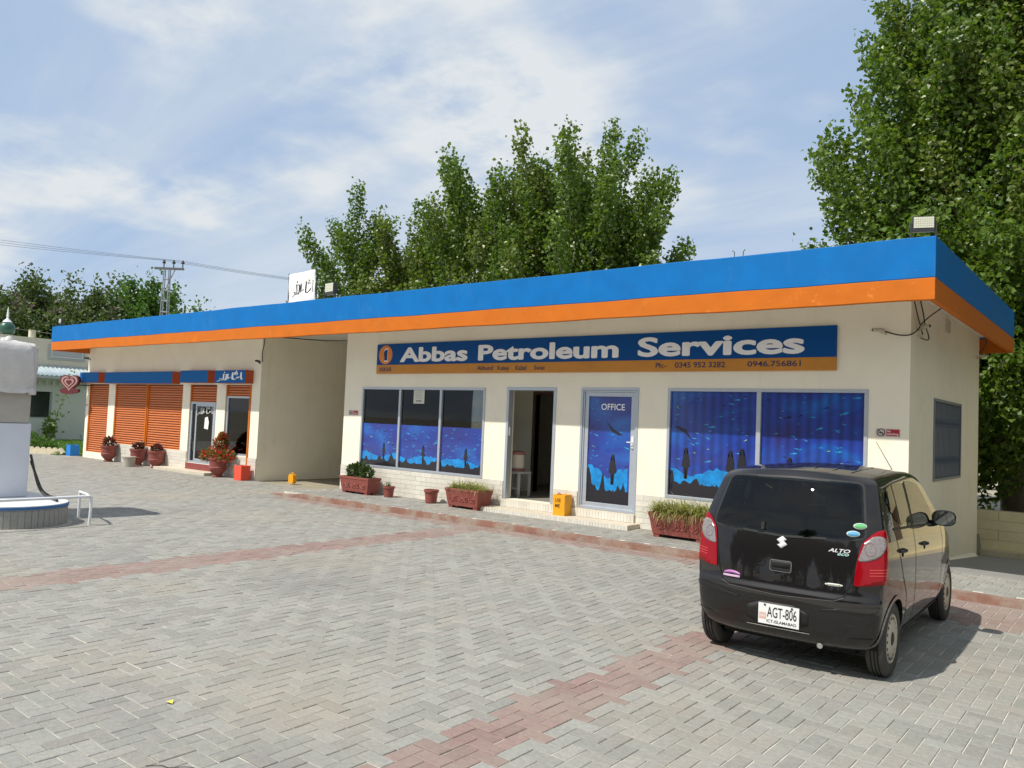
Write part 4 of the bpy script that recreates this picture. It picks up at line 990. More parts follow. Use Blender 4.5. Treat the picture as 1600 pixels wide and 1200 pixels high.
# roof ribs, antenna, tailpipe, underside
for x in (-.36, -.22, -.075, .075, .22, .36):
    strip(dense([(x, .10), (x*.97, 1.25)], 14), pr_top, .018, .005, PAINT, 'roof_rib', car)
ab = pr_top(.40, 1.36, .0); MB().tube([ab, ab+Vector((-.07, -.34, .26))], [.004, .002], 6).obj('antenna', TRIM, car)
MB().tube([(.29, -.40, .225), (.29, -.10, .24)], .021, 12).obj('tailpipe', CHROME, car)
MB().box(-.50, .50, -.25, 2.6, .17, .26).obj('underbody', GAP, car)
MB().tube([(-.62, 0, WZ), (.62, 0, WZ)], .04, 8).obj('rear_axle', GAP, car)
# wheels
HUB = mat('hubcap_silver', (.50, .47, .40), .38, metal=.35, noise=.12, nscale=18, dirt=((.35, .29, .2), 9, .5, .7, .5))
def wheel_meshes():
    R_, W = .280, .0735
    prof = [(.178, -.056), (.20, -.067), (.226, -.0720), (.250, -.069), (.268, -.060), (.2775, -.048)]
    for c in (-.022, .003, .026): prof += [(.280, c-.0085), (.273, c-.0075), (.273, c-.0025+.010), (.280, c+.0085)] if False else [(.2795, c-.009), (.266, c-.007), (.266, c+.001), (.2795, c+.003)]
    prof += [(.2775, .048), (.268, .060), (.250, .069), (.226, .0720), (.20, .067), (.178, .056)]
    ty = MB().lathe(prof, 56, axis='x', capb=False, capt=False)
    # side-wall tread blocks on the shoulders
    for k in range(44):
        t = 2*math.pi*k/44
        for sx in (-1, 1):
            a, b = t-.045, t+.045; q = []
            for (rr, xx, th) in ((.2805, sx*.034, a), (.2805, sx*.034, b), (.2715, sx*.058, b), (.2715, sx*.058, a)): q.append((xx, rr*math.cos(th), rr*math.sin(th)))
            q2 = [(x*.96, y*.965, z*.965) for x, y, z in q]
            ty.add(q+q2, [(0,1,2,3), (0,4,5,1), (1,5,6,2), (2,6,7,3), (3,7,4,0)])
    hub = MB().lathe([(.181, .030), (.183, .056), (.176, .064), (.165, .060), (.150, .058), (.120, .066), (.075, .071), (.050, .066), (.048, .058), (.0, .058)], 56, axis='x', capb=False, capt=False)
    cap = MB().lathe([(.050, .058), (.048, .068), (.030, .074), (.0, .075)], 24, axis='x', capb=False, capt=False)
    slots = MB()
    for k in range(18):
        t = 2*math.pi*k/18; q = []
        for (rr, dt) in ((.140, -.055), (.140, .055), (.160, .075), (.160, -.075)):
            xx = .0605+(.004 if rr < .15 else .001); q.append((xx, rr*math.cos(t+dt), rr*math.sin(t+dt)))
        slots.add(q, [(0,1,2,3)])
    return ty.mesh('tyre', BLACKR, 35), hub.mesh('hubcap', HUB, 35), cap.mesh('centre_cap', TRIM, 35), slots.mesh('vent_slots', GAP)
WM = wheel_meshes()
for (y, r) in AX:
    for s in (1, -1):
        w = empty_part('wheel', car, (s*.632, y, .280)); w.rotation_euler = (0, 0, 0 if s > 0 else math.pi)
        for nm, me in zip(('tyre', 'hubcap', 'centre_cap', 'vent_slots'), WM): mk(nm, me, w)
# ------------------------------------------------------------------ pots, planters and their plants
PLANT_L = leaf_mat('planter_grass', [(.12, .16, .03), (.27, .28, .07), (.44, .40, .16), (.09, .14, .03)], .45, .3)
BUSH_L = leaf_mat('dark_bush', [(.02, .05, .012), (.05, .10, .02), (.12, .16, .05)], .4, .25)
FLOW_L = leaf_mat('red_flowers', [(.55, .03, .025), (.75, .09, .05), (.45, .02, .04)], .5, .2)
SUCC = leaf_mat('red_succulent', [(.20, .03, .035), (.12, .04, .03), (.08, .08, .03)], .45, .15)
def quads(P, Dv, Wv, L, Wd):
    """leaf quads: base P, direction Dv, width axis Wv, length L, width Wd -> V,F (rhombus)"""
    n = len(P); L = np.asarray(L).reshape(-1, 1); Wd = np.asarray(Wd).reshape(-1, 1)
    V = np.stack([P, P+Dv*L*.5+Wv*Wd*.5, P+Dv*L, P+Dv*L*.5-Wv*Wd*.5], 1).reshape(-1, 3)
    F = np.arange(n*4).reshape(-1, 4); return V, F
def unit(a): return a/np.maximum(np.linalg.norm(a, axis=1, keepdims=True), 1e-9)
def blades(rs, n, cx, cy, z, hx, hy, lmin, lmax, w, spread, segs=4, droop=.9):
    V = []; F = []; b = 0
    for i in range(n):
        x, y = cx+rs.uniform(-hx, hx), cy+rs.uniform(-hy, hy); L = rs.uniform(lmin, lmax); a = rs.uniform(0, 2*math.pi)
        out = Vector((math.cos(a), math.sin(a), 0)); tilt = rs.uniform(.1, spread); p = Vector((x, y, z)); side = Vector((-out.y, out.x, 0)); ang = tilt
        for s in range(segs+1):
            ww = w*(1-(s/segs)**2*.92)/2; V += [p-side*ww, p+side*ww]
            d = out*math.sin(ang)+Vector((0, 0, math.cos(ang))); p = p+d*(L/segs); ang += droop*rs.uniform(.4, 1.3)/segs*2
        for s in range(segs): F.append((b+2*s, b+2*s+1, b+2*s+3, b+2*s+2))
        b += 2*(segs+1)
    return V, F
def leafball(rs, n, c, r, ls, lw, up=.4):
    c = np.array(c); d = unit(rs.normal(size=(n, 3))); rad = rs.uniform(.25, 1, n)**.6
    P = c+d*np.array(r)*rad[:, None]; Dv = unit(d+rs.normal(0, .6, (n, 3))+[0, 0, up]); W = unit(np.cross(Dv, rs.normal(size=(n, 3))))
    return quads(P, Dv, W, rs.uniform(.6, 1.2, n)*ls, rs.uniform(.7, 1.2, n)*lw)
def trough(x, y, w, d, h, rz, label):
    t = thing('planter_trough', label, 'planter', (x, y, WALK), rz, 'terracotta troughs along the walkway')
    mb = MB(); w0, w1, d0, d1 = w*.86, w, d*.80, d
    rings = [(w0, d0, .045), (w1*.97, d1*.96, h*.86), (w1, d1, h*.87), (w1, d1, h), (w1-.05, d1-.05, h), (w1-.07, d1-.07, h-.05)]
    vs = []
    for (a, b, z) in rings: vs += [(-a/2, -b/2, z), (a/2, -b/2, z), (a/2, b/2, z), (-a/2, b/2, z)]
    fs = [(3, 2, 1, 0)]
    for i in range(len(rings)-1):
        for k in range(4): k2 = (k+1) % 4; fs.append((i*4+k, i*4+k2, i*4+4+k2, i*4+4+k))
    mb.add(vs, fs); mb.obj('trough', TERRA, t, bevel=.008)
    fme = MB().box(-.05, .05, -.05, .05, 0, .05).mesh('foot', TERRA)
    for sx in (-1, 1):
        for sy in (-1, 1): mk('foot', fme, t, (sx*(w0/2-.06), sy*(d0/2-.06), 0))
    MB().box(-w/2+.06, w/2-.06, -d/2+.06, d/2-.06, h-.07, h-.055).obj('soil', SOIL, t)
    # raised scroll work on the front
    sc = MB(); n = 5
    fy = lambda z: -(d0+(d1*.96-d0)*((z-.045)/(h*.86-.045)))/2-.003
    for i in range(n):
        cx = (i-(n-1)/2)*w*.155; sgn = 1 if i % 2 else -1; P = []
        for k in range(22):
            th = k/21*4.2; rr = .065*(1-k/26); xx = cx+rr*math.cos(th*sgn+1.2)*1.1; zz = h*.45+rr*math.sin(th*sgn+1.2); P.append((xx, fy(zz), zz))
        sc.tube(P, .010, 5)
    P = [(-w*.36+w*.72*k/30, fy(h*.45+.03*math.sin(k*.9)), h*.45+.03*math.sin(k*.9)) for k in range(31)]; sc.tube(P, .009, 5)
    sc.obj('scroll_relief', TERRA, t, smooth=60)
    return t
rs = np.random.RandomState(4)
trough(-13.28, 11.34, .98, .36, .36, -.02, 'terracotta trough with dark shrubs left of the three-pane window')
trough(-10.12, 11.33, .88, .42, .37, -.02, 'terracotta trough with grassy plant below the right pane')
trough(-5.60, 11.22, .98, .44, .38, -.02, 'terracotta trough overflowing with pale grass, partly behind the car')
def grass_plant(name, label, x, y, z, hx, hy, n, l0, l1, seed, spread=.9, m=None, w=.014, droop=.9):
    V, F = blades(random.Random(seed), n, 0, 0, 0, hx, hy, l0, l1, w, spread, droop=droop)
    me = bpy.data.meshes.new(name); me.from_pydata(V, [], F); me.materials.append(m or PLANT_L)
    return tag(mk(name, me, None, (x, y, z)), label, 'plant')
grass_plant('spider_plant', 'bushy green and straw grass plant in the middle trough', -10.12, 11.33, WALK+.31, .40, .15, 800, .18, .38, 1, .95, w=.012, droop=1.05)
grass_plant('spider_plant', 'thick pale grass plant spilling over the trough beside the car', -5.60, 11.22, WALK+.32, .46, .17, 1700, .20, .50, 2, 1.05, w=.013, droop=1.25)
def bush(name, label, x, y, z, blobs, m, n, ls, lw, seed, extra=None):
    r = np.random.RandomState(seed); Vs = []; Fs = []; b = 0; mi = []
    for (c, rad) in blobs:
        V, F = leafball(r, n, c, rad, ls, lw); Vs.append(V); Fs.append(F+b); b += len(V); mi += [0]*len(F)
    if extra:
        m2, cnt, l2, w2 = extra
        for (c, rad) in blobs:
            V, F = leafball(r, cnt, c, [q*1.08 for q in rad], l2, w2); Vs.append(V); Fs.append(F+b); b += len(V); mi += [1]*len(F)
    t = thing(name, label, 'plant', (x, y, z))
    mk('foliage', np_mesh(name, np.concatenate(Vs), np.concatenate(Fs), [m]+([extra[0]] if extra else []), mi), t)
    st = MB()
    for (c, rad) in blobs: st.tube([(c[0]*.4, c[1]*.4, 0), (c[0]*.8, c[1]*.8, c[2]*.6), c], [.012, .009, .004], 5)
    st.obj('stem', BARK, t); return t
bush('shrub', 'row of dark green shrubs in the leftmost trough', -13.28, 11.34, WALK+.30, [((-.26, 0, .16), (.14, .12, .14)), ((-.02, 0, .20), (.15, .12, .16)), ((.22, 0, .15), (.15, .12, .14))], BUSH_L, 420, .075, .035, 5)
grass_plant('grass_tuft', 'low grass edge under the dark shrubs of the leftmost trough', -13.28, 11.34, WALK+.30, .42, .13, 160, .06, .14, 6, .8)
POTP = [(.085, 0), (.100, .01), (.118, .19), (.135, .195), (.138, .235), (.120, .24), (.112, .20)]
def pot(name, prof, x, y, z, label, group, sc=1.0):
    mb = MB().lathe([(r*sc, h*sc) for r, h in prof], 28, capt=False); t = thing(name, label, 'pot', (x, y, z), 0, group)
    mb.obj('pot_body', TERRA, t, smooth=35); r, h = prof[-1]
    MB().lathe([(r*sc, (h-.02)*sc), (r*sc*.6, (h-.01)*sc)], 20, capb=True).obj('soil', SOIL, t); return t
pot('small_pot', POTP, -12.40, 11.38, WALK, 'small terracotta pot with spiky succulent under the window', 'small pots by the wall', .95)
pot('small_pot', POTP, -11.15, 11.37, WALK, 'small bare terracotta pot standing beside the middle trough', 'small pots by the wall', 1.12)
grass_plant('succulent', 'spiky succulent in the small pot under the window', -12.40, 11.38, WALK+.20, .05, .06, 16, .10, .17, 9, .6, BUSH_L, .022, .2)
grass_plant('seedling', 'few short reddish stalks in the bare small pot', -11.15, 11.37, WALK+.23, .08, .08, 12, .03, .07, 10, .9, SUCC, .02, .4)
URN = [(.15, 0), (.165, .03), (.13, .07), (.15, .10), (.235, .20), (.262, .26), (.268, .30), (.252, .315), (.250, .40), (.268, .53), (.29, .54), (.292, .60), (.265, .605), (.25, .54)]
UP = [(-25.28, 11.42, 'large red urn in front of the narrow left shutter pillar'), (-23.42, 11.44, 'large red urn behind the concrete stump stool'), (-22.36, 11.46, 'large red urn nearest the shop step'), (-19.00, 11.40, 'large red urn filled with red flowers by the shop door')]
for x, y, l in UP: pot('urn_planter', URN, x, y, 0.0, l, 'red urns before the shops', 0.82 if x < -20 else 0.84)
for i, (x, y, l) in enumerate(UP[:3]):
    bush('succulent', ['dark red leafy plant in the leftmost urn', 'brownish green plant in the urn behind the stump', 'small drying plant in the urn by the shop step'][i], x, y, .45, [((0, 0, .12 if i else .16), (.17 if i == 0 else .13, .15, .09 if i else .14))], SUCC, 240 if i == 0 else 160, .10, .06, 20+i)
bush('flowering_plant', 'tall red flowering plant in the urn by the shop door', -19.0, 11.40, .47, [((-.34, -.1, .06), (.20, .2, .14)), ((.0, -.05, .16), (.26, .25, .18)), ((.32, 0, .10), (.24, .22, .15)), ((.10, 0, .42), (.17, .16, .16)), ((.16, 0, .58), (.09, .08, .09))], leaf_mat('flower_leaf', [(.06, .10, .02), (.12, .17, .04), (.2, .22, .08)], .45, .3), 260, .085, .045, 31, (FLOW_L, 170, .075, .065))
# stump stool
mb = MB().lathe([(.165, 0), (.17, .04), (.16, .15), (.175, .24), (.19, .275), (.185, .29), (.0, .295)], 22, capt=False); tag(mb.obj('stump_stool', CONC, None, smooth=35, loc=(-23.08, 11.02, 0)), 'short round concrete stump stool before the second urn', 'stool')
# bins
def bin_box(name, x, y, z, w, d, h, m, rz, label):
    t = thing(name, label, 'bin', (x, y, z), rz); mb = MB()
    rings = [(w*.96, d*.96, 0), (w, d, h), (w-.03, d-.03, h), (w-.04, d-.04, .03)]; vs = []; fs = [(3, 2, 1, 0)]
    for (a, b, zz) in rings: vs += [(-a/2, -b/2, zz), (a/2, -b/2, zz), (a/2, b/2, zz), (-a/2, b/2, zz)]
    for i in range(3):
        for k in range(4): k2 = (k+1) % 4; fs.append((i*4+k, i*4+k2, i*4+4+k2, i*4+4+k))
    fs.append((12, 13, 14, 15)); mb.add(vs, fs); mb.obj('bin_body', m, t, bevel=.004)
    MB().tube([(-.06, -d/2+.012, h-.01), (0, -d/2+.012, h+.035), (.06, -d/2+.012, h-.01)], .006, 5).obj('handle', DARKM, t); return t
b1 = bin_box('litter_bin', -8.06, 11.50, .166, .245, .25, .36, YELLOW, .08, 'yellow metal litter bin reading USE ME on the door step')
mb = MB(); put_text(mb, 'USE', lambda a, b: (a, -.1262+(b-.2)*-.015, b), -.070, .040, .232, .295, BLACK_INK, .006); put_text(mb, 'ME', lambda a, b: (a, -.1262+(b-.2)*-.015, b), -.070, .025, .140, .200, BLACK_INK, .006); mb.obj('lettering', None, b1)
bin_box('litter_bin', -17.93, 11.44, 0, .30, .27, .37, REDB, .05, 'bright red metal litter bin at the shop wall corner')
b3 = bin_box('litter_bin', -28.35, 11.62, 0, .32, .30, .36, BLUEB, .0, 'bright blue metal litter bin at the far left corner')
# yellow jerrycan in the passage
t = thing('jerrycan', 'small yellow jerrycan standing in the shaded passage', 'can', (-16.62, 12.02, 0), .1); t.scale = (.82, .82, .82); mb = MB()
mb.prism(smooth_loop([(-.11, 0), (.11, 0), (.11, .22), (.05, .29), (-.11, .29)], 1), lambda a, b, q: (a, q-.07, b), .14); mb.obj('can_body', YELLOW, t, smooth=30)
MB().tube([(-.07, 0, .28), (-.05, 0, .33), (.03, 0, .33), (.05, 0, .28)], .012, 6).obj('handle', YELLOW, t)
# water cooler on a stand inside the doorway
t = thing('cooler_stand', 'grey metal stand inside the open doorway under the cooler', 'stand', (-9.70, 12.28, FZ)); STD = mat('stand_grey', (.42, .44, .45), .5)
MB().box(-.19, .19, -.19, .19, .45, .49).obj('top', STD, t)
lm = MB().box(-.02, .02, -.02, .02, 0, .45).mesh('leg', STD)
for a in (-.165, .165):
    for b in (-.165, .165): mk('leg', lm, t, (a, b, 0))
MB().box(-.145, .145, -.175, -.155, .15, .18).obj('stretcher', STD, t)
t = thing('water_cooler', 'round pale water cooler with pink lid on the doorway stand', 'cooler', (-9.72, 12.28, FZ+.491)); PINK = mat('cooler_pink', (.40, .15, .14), .5)
MB().lathe([(.125, .05), (.140, .06), (.140, .32), (.13, .33)], 24).obj('tank', mat('cooler_cream', (.66, .60, .50), .5), t, smooth=40)
MB().lathe([(.145, .331), (.148, .37), (.12, .385)], 24).obj('lid', PINK, t, smooth=40); MB().lathe([(.150, 0), (.150, .049)], 24).obj('base', PINK, t, smooth=40)
MB().tube([(0, -.14, .10), (0, -.19, .10), (0, -.19, .07)], .012, 6).obj('tap', WHITEP, t)
# ------------------------------------------------------------------ fuel island at the left edge
isl = thing('fuel_island', 'low rounded grey tiled fuel island with blue rim at left edge', 'island', (0, 0, 0))
def stadium(cx, cy, r, length, n=36):
    return [(cx+r*math.cos(t), cy+r*math.sin(t)) for t in [-math.pi/2+math.pi*i/n for i in range(n+1)]] + [(cx-length+r*math.cos(t), cy+r*math.sin(t)) for t in [math.pi/2+math.pi*i/n for i in range(n+1)]]
up = lambda z0: (lambda a, b, t: (a, b, z0+t))
MB().prism(stadium(-12.86, 4.50, .690, 4.2), up(-.02), .285).obj('island_core', mat('island_grout', (.50, .49, .46), .8), isl)
tl = MB(); pts = stadium(-12.86, 4.50, .698, 4.2, 26)
ITILE = mat('island_tile', (.30, .30, .285), .45, noise=.10, nscale=20, vary=.10); ti = 0
for a, b in zip(pts[:-1], pts[1:]):
    L = math.hypot(b[0]-a[0], b[1]-a[1]); k = max(1, round(L/.085))
    if L > .5 and a[1] > 4.6: continue
    for i in range(k):
        p = [a[q]+(b[q]-a[q])*(i+.04)/k for q in range(2)]; r_ = [a[q]+(b[q]-a[q])*(i+.96)/k for q in range(2)]
        if p[0] < -14.6: continue
        nx, ny = (b[1]-a[1])/L, -(b[0]-a[0])/L
        m = MB().add([(p[0]-nx*.01, p[1]-ny*.01, .0), (r_[0]-nx*.01, r_[1]-ny*.01, .0), (r_[0]+nx*.004, r_[1]+ny*.004, .0), (p[0]+nx*.004, p[1]+ny*.004, .0), (p[0]-nx*.01, p[1]-ny*.01, .25), (r_[0]-nx*.01, r_[1]-ny*.01, .25), (r_[0]+nx*.004, r_[1]+ny*.004, .25), (p[0]+nx*.004, p[1]+ny*.004, .25)], [(3,2,1,0),(4,5,6,7),(0,1,5,4),(1,2,6,5),(2,3,7,6),(3,0,4,7)])
        m.obj('tile', ITILE, isl)
MB().prism(stadium(-12.86, 4.50, .715, 4.2), up(.266), .034).obj('rim', mat('rim_blue', (.02, .13, .36), .45, noise=.08), isl)
MB().prism(stadium(-12.86, 4.50, .700, 4.2), up(.3005), .012).obj('top', mat('island_top', (.66, .66, .66), .6, noise=.06), isl)
MB().prism(stadium(-12.86, 4.50, .78, 4.2), up(-.012), .014).obj('mortar_skirt', CONC, isl)
t = thing('fuel_dispenser', 'tall fuel dispenser wrapped in white sheeting on the left island', 'dispenser', (-13.98, 4.52, .313))
DX, DY = .55, .36
MB().box(-DX, DX, -DY, DY, 0, 1.12).obj('cabinet', mat('dispenser_white', (.60, .63, .70), .35, noise=.03), t, bevel=.015)
MB().box(-DX+.02, DX-.02, -DY+.02, DY-.02, 1.121, 1.62).obj('display_head', mat('sheet_grey', (.40, .38, .34), .7, noise=.08), t, bevel=.02)
MB().box(.02, .04, -DY+.012, -DY+.024, 1.13, 1.62).obj('gap_line', BLACK_INK, t)
# crumpled sheet cover over the top half
def cover():
    r = np.random.RandomState(12); n = 72; rows = [(1.585, 1.06), (1.63, 1.075), (1.66, 1.03), (1.80, 1.06), (2.0, 1.07), (2.2, 1.05), (2.30, 1.02), (2.35, .93), (2.37, .75), (2.385, .45), (2.39, .12)]
    V = []; F = []
    ph = r.uniform(0, 6, 8)
    for i, (z, k) in enumerate(rows):
        for j in range(n):
            t_ = 2*math.pi*j/n; c, s = math.cos(t_), math.sin(t_); e = .32
            x = (DX+.035)*math.copysign(abs(c)**e, c); y = (DY+.035)*math.copysign(abs(s)**e, s)
            w = .014*math.sin(9*t_+ph[i % 8])+.014*math.sin(17*t_+z*7)+.010*math.sin(31*t_+z*11)+r.normal(0, .009)
            V.append((x*(k+w), y*(k+w*1.4), z+r.normal(0, .008)-(.02*math.sin(3*t_) if i == 0 else 0)))
    for i in range(len(rows)-1):
        for j in range(n): F.append((i*n+j, i*n+(j+1) % n, (i+1)*n+(j+1) % n, (i+1)*n+j))
    F.append(tuple((len(rows)-1)*n+j for j in range(n)))
    mb = MB(); mb.add(V, F); return mb.obj('sheet_cover', mat('plastic_sheet', (.58, .56, .55), .28, noise=.08, nscale=5, bump=1.0, bscale=6), t, smooth=50)
cover()
kn = MB(); r = np.random.RandomState(3)
for i in range(7): kn.lathe([(.02, -.04), (.07, 0), (.05, .05), (.01, .07)], 9, (-.12+.05*i+r.normal(0, .02), r.normal(0, .05), 2.40+.03*math.sin(i)))
kn.obj('sheet_knot', mat('plastic_sheet', (.6, .6, .6)), t, smooth=60)
hose = thing('fuel_hose', 'black fuel hoses looping from the wrapped dispenser to the island', 'hose', (0, 0, 0))
MB().tube(smooth_pts([(-13.52, 4.93, .95), (-13.42, 4.96, .70), (-13.28, 4.98, .46), (-13.05, 5.00, .345), (-12.75, 5.00, .340), (-12.52, 4.96, .335)], 3), .019, 8).obj('hose_line', BLACKR, hose, smooth=60)
MB().tube(smooth_pts([(-13.58, 4.96, .85), (-13.48, 5.02, .60), (-13.36, 5.06, .40), (-13.15, 5.09, .335), (-12.95, 5.10, .335)], 3), .019, 8).obj('hose_line', BLACKR, hose, smooth=60)
gr = thing('guard_rail', 'bent white pipe guard rail around the end of the island', 'rail', (0, 0, 0))
MB().tube(smooth_pts([(-12.08, 2.6, .42), (-12.10, 4.0, .42), (-12.11, 5.20, .42)], 1), .021, 10).obj('top_pipe', WHITEP, gr, smooth=50)
MB().tube(smooth_pts([(-12.11, 5.16, .42), (-12.11, 5.25, .42), (-12.115, 5.27, .40), (-12.12, 5.27, .22), (-12.13, 5.265, -.01)], 1), .021, 10).obj('leg', WHITEP, gr, smooth=50)
MB().tube(smooth_pts([(-12.12, 5.24, .418), (-12.5, 5.36, .415), (-12.86, 5.42, .41)], 1), .019, 10).obj('top_pipe', WHITEP, gr, smooth=50)
MB().tube([(-12.88, 5.425, .43), (-12.88, 5.425, -.01)], .021, 10).obj('leg', WHITEP, gr, smooth=50)
MB().tube([(-12.08, 2.62, .43), (-12.08, 2.62, -.01)], .021, 10).obj('leg', WHITEP, gr, smooth=50)
# ------------------------------------------------------------------ roof things
ban = thing('cloth_banner', 'white cloth banner with black calligraphy standing on the roof edge', 'banner', (0, 0, 0)); yb = 10.72
mb = MB(); nx, nz = 14, 10; V = []
fold = lambda a, b: yb+.018*math.sin(a*9+b*3)+.012*math.sin(b*8-a*4)
for j in range(nz+1):
    for i in range(nx+1):
        a, b = i/nx, j/nz; V.append((-15.34+1.0*a-.03*b, fold(a, b), 4.205+.70*b+.03*a*b))
mb.add(V, [(j*(nx+1)+i, j*(nx+1)+i+1, (j+1)*(nx+1)+i+1, (j+1)*(nx+1)+i) for j in range(nz) for i in range(nx)], mat('white_cloth', (.80, .80, .79), .8, noise=.03)); o = mb.obj('cloth', None, ban, smooth=60)
so = o.modifiers.new('s', 'SOLIDIFY'); so.thickness = .004
mb = MB(); calligraphy(mb, lambda a, b: (-15.25+.86*a, fold(.09+.86*a, .22+.52*b)-.008, 4.205+.70*(.22+.52*b)+.01), BLACK_INK, 1.0, 2.2); mb.obj('lettering', None, ban)
MB().tube([(-15.36, yb+.02, 4.0), (-15.38, yb+.02, 4.93)], .015, 6).obj('pole', DARKM, ban); MB().tube([(-14.33, yb+.02, 4.0), (-14.36, yb+.02, 4.95)], .015, 6).obj('pole', DARKM, ban)
def floodlight(x, y, z, s, label, lit=False):
    t = thing('floodlight', label, 'floodlight', (x, y, z), .35 if x > -10 else -.1, 'floodlights on the roof edge')
    MB().box(-.17*s, .17*s, -.035*s, .04*s, .05*s, .31*s).obj('housing', DARKM, t, bevel=.008)
    fin = MB()
    for i in range(7): fin.box(-.14*s+i*.045*s, -.13*s+i*.045*s, .04*s, .075*s, .07*s, .29*s)
    fin.obj('cooling_fins', DARKM, t)
    MB().box(-.15*s, .15*s, -.042*s, -.036*s, .115*s, .295*s).obj('lens', mat('flood_lens', (.70, .69, .56), .25), t)
    gl = MB()
    for i in range(1, 9): gl.box(-.15*s+i*.033*s-.0015, -.15*s+i*.033*s+.0015, -.044*s, -.0425*s, .115*s, .295*s)
    for i in range(1, 5): gl.box(-.15*s, .15*s, -.0455*s, -.0445*s, .115*s+i*.036*s-.0015, .115*s+i*.036*s+.0015)
    gl.obj('led_grid', mat('led_grid', (.42, .42, .34), .4), t)
    for sx in (-1, 1): MB().box(sx*.185*s-.008, sx*.185*s+.008, -.02, .02, -.03, .20*s).obj('bracket', DARKM, t)
    MB().box(-.193*s, .193*s, -.022, .022, -.042, -.03).obj('bracket', DARKM, t); return t
floodlight(-2.19, 10.60, 4.262, .74, 'black LED floodlight on the right roof corner')
floodlight(-13.70, 10.62, 4.262, 1.0, 'black framed floodlight on the roof beside the cloth banner')
floodlight(-27.45, 10.62, 4.262, .7, 'tiny floodlight on the far left end of the roof')
t = thing('water_tank', 'white plastic water tank on the roof behind the floodlight', 'tank', (-17.55, 14.2, 3.93)); WT = mat('tank_white', (.74, .74, .72), .4)
MB().lathe([(.62, 0), (.66, .03), (.64, .10), (.66, .25), (.64, .30), (.66, .45), (.64, .50), (.66, .64), (.60, .76), (.40, .86), (.22, .90)], 32).obj('tank_body', WT, t, smooth=30)
MB().lathe([(.22, .90), (.22, .96), (.15, .985), (.0, .99)], 24, capt=False).obj('lid', WT, t, smooth=30)
# cameras and wiring at the corner
def cctv(x, y, z, rz, label, m=None):
    t = thing('security_camera', label, 'camera', (x, y, z), rz, 'security cameras under the eaves'); t.scale = (.62, .62, .62); CW = m or mat('cctv_white', (.52, .48, .38), .5)
    MB().lathe([(.045, -.02), (.045, .0)], 14, axis='y').obj('base', CW, t); MB().tube([(0, -.02, 0), (0, -.10, -.01), (0, -.14, .03)], .013, 6).obj('arm', CW, t)
    MB().lathe([(.04, -.30), (.045, -.28), (.045, -.08), (.038, -.06)], 16, (0, 0, .06), axis='y').obj('camera_body', CW, t, smooth=40)
    MB().lathe([(.03, -.302), (.028, -.300)], 14, (0, 0, .06), axis='y').obj('camera_lens', BLACK_INK, t); return t
cctv(-2.86, D-.002, 3.20, -.9, 'pale security camera on the front wall near the right corner'); cctv(OX1+.02, 12.0, 3.27, 1.1, 'pale security camera just round the right corner'); cctv(OX1+.02, 16.75, 3.30, 1.9, 'pale security camera at the back of the side wall'); cctv(-17.78, D-.002, 3.0, .4, 'dark small security camera at the shop wall corner', DARKM); cctv(-27.60, D-.002, 3.25, -.5, 'dark small security camera at the far left wall corner', DARKM)
cbt = thing('cable_tangle', 'loose black cables hanging round the right wall corner', 'cables'); E_ = OX1
for P in ([(-2.86, D-.03, 3.22), (-2.70, D-.06, 3.16), (-2.55, D-.05, 3.15), (E_+.05, 11.85, 3.24), (E_+.06, 12.1, 3.40), (-2.2, 12.4, 3.70)], [(E_+.03, D-.02, 3.70), (E_+.05, 11.75, 3.50), (E_+.06, 11.95, 3.32), (E_+.05, 12.15, 3.22)], [(E_+.02, 12.1, 3.72), (E_+.05, 12.2, 3.5), (E_+.06, 12.2, 3.38), (E_+.07, 12.5, 3.20), (E_+.05, 12.4, 3.16), (E_+.05, 12.05, 3.16)], [(E_+.30, 13.4, 3.72), (E_+.36, 14.3, 3.60), (E_+.34, 15.0, 3.72)], [(E_+.30, 15.8, 3.72), (E_+.20, 16.6, 3.52), (E_+.05, 16.8, 3.40)]):
    MB().tube(smooth_pts(P, 2), .009, 5).obj('cable', WIRE, cbt)
MB().box(OX1+.001, OX1+.04, 14.0, 14.16, 3.46, 3.66).obj('junction_box', mat('cctv_white', (.6, .58, .5)), bld)
# round ice cream sign: heart in rings, on a bracket at the left end
hrt = thing('heart_sign', 'round dark red swirl heart sign on a bracket at the far left shop corner', 'sign', (-27.86, 11.20, 2.42), 0.35)
HR = mat('heart_red', (.11, .010, .016), .4, noise=.08); HP = mat('heart_pink', (.40, .24, .22), .45, noise=.06)
def heart(s, n=40):
    P = []
    for i in range(n):
        t_ = 2*math.pi*i/n; x = 16*math.sin(t_)**3; z = 13*math.cos(t_)-5*math.cos(2*t_)-2*math.cos(3*t_)-math.cos(4*t_); P.append((x/17*s*1.28, z/17*s+.03))
    return P
for k, (s, m) in enumerate(((.345, HR), (.29, HP), (.225, HR), (.17, HP), (.105, HR))): MB().prism(heart(s), lambda a, b, q, k=k: (a, -.04-.006*k+q*(1 if k == 0 else 1), b), .08 if k == 0 else .007).obj('ring', m, hrt)
MB().prism(smooth_loop([(-.40, -.30), (-.20, -.36), (.20, -.34), (.42, -.28), (.38, -.16), (-.36, -.16)], 1), lambda a, b, q: (a, -.045+q, b), .08).obj('banner_scroll', HR, hrt)
MB().tube([(.34, .02, -.05), (.62, .25, -.05)], .02, 6).obj('bracket', DARKM, hrt)
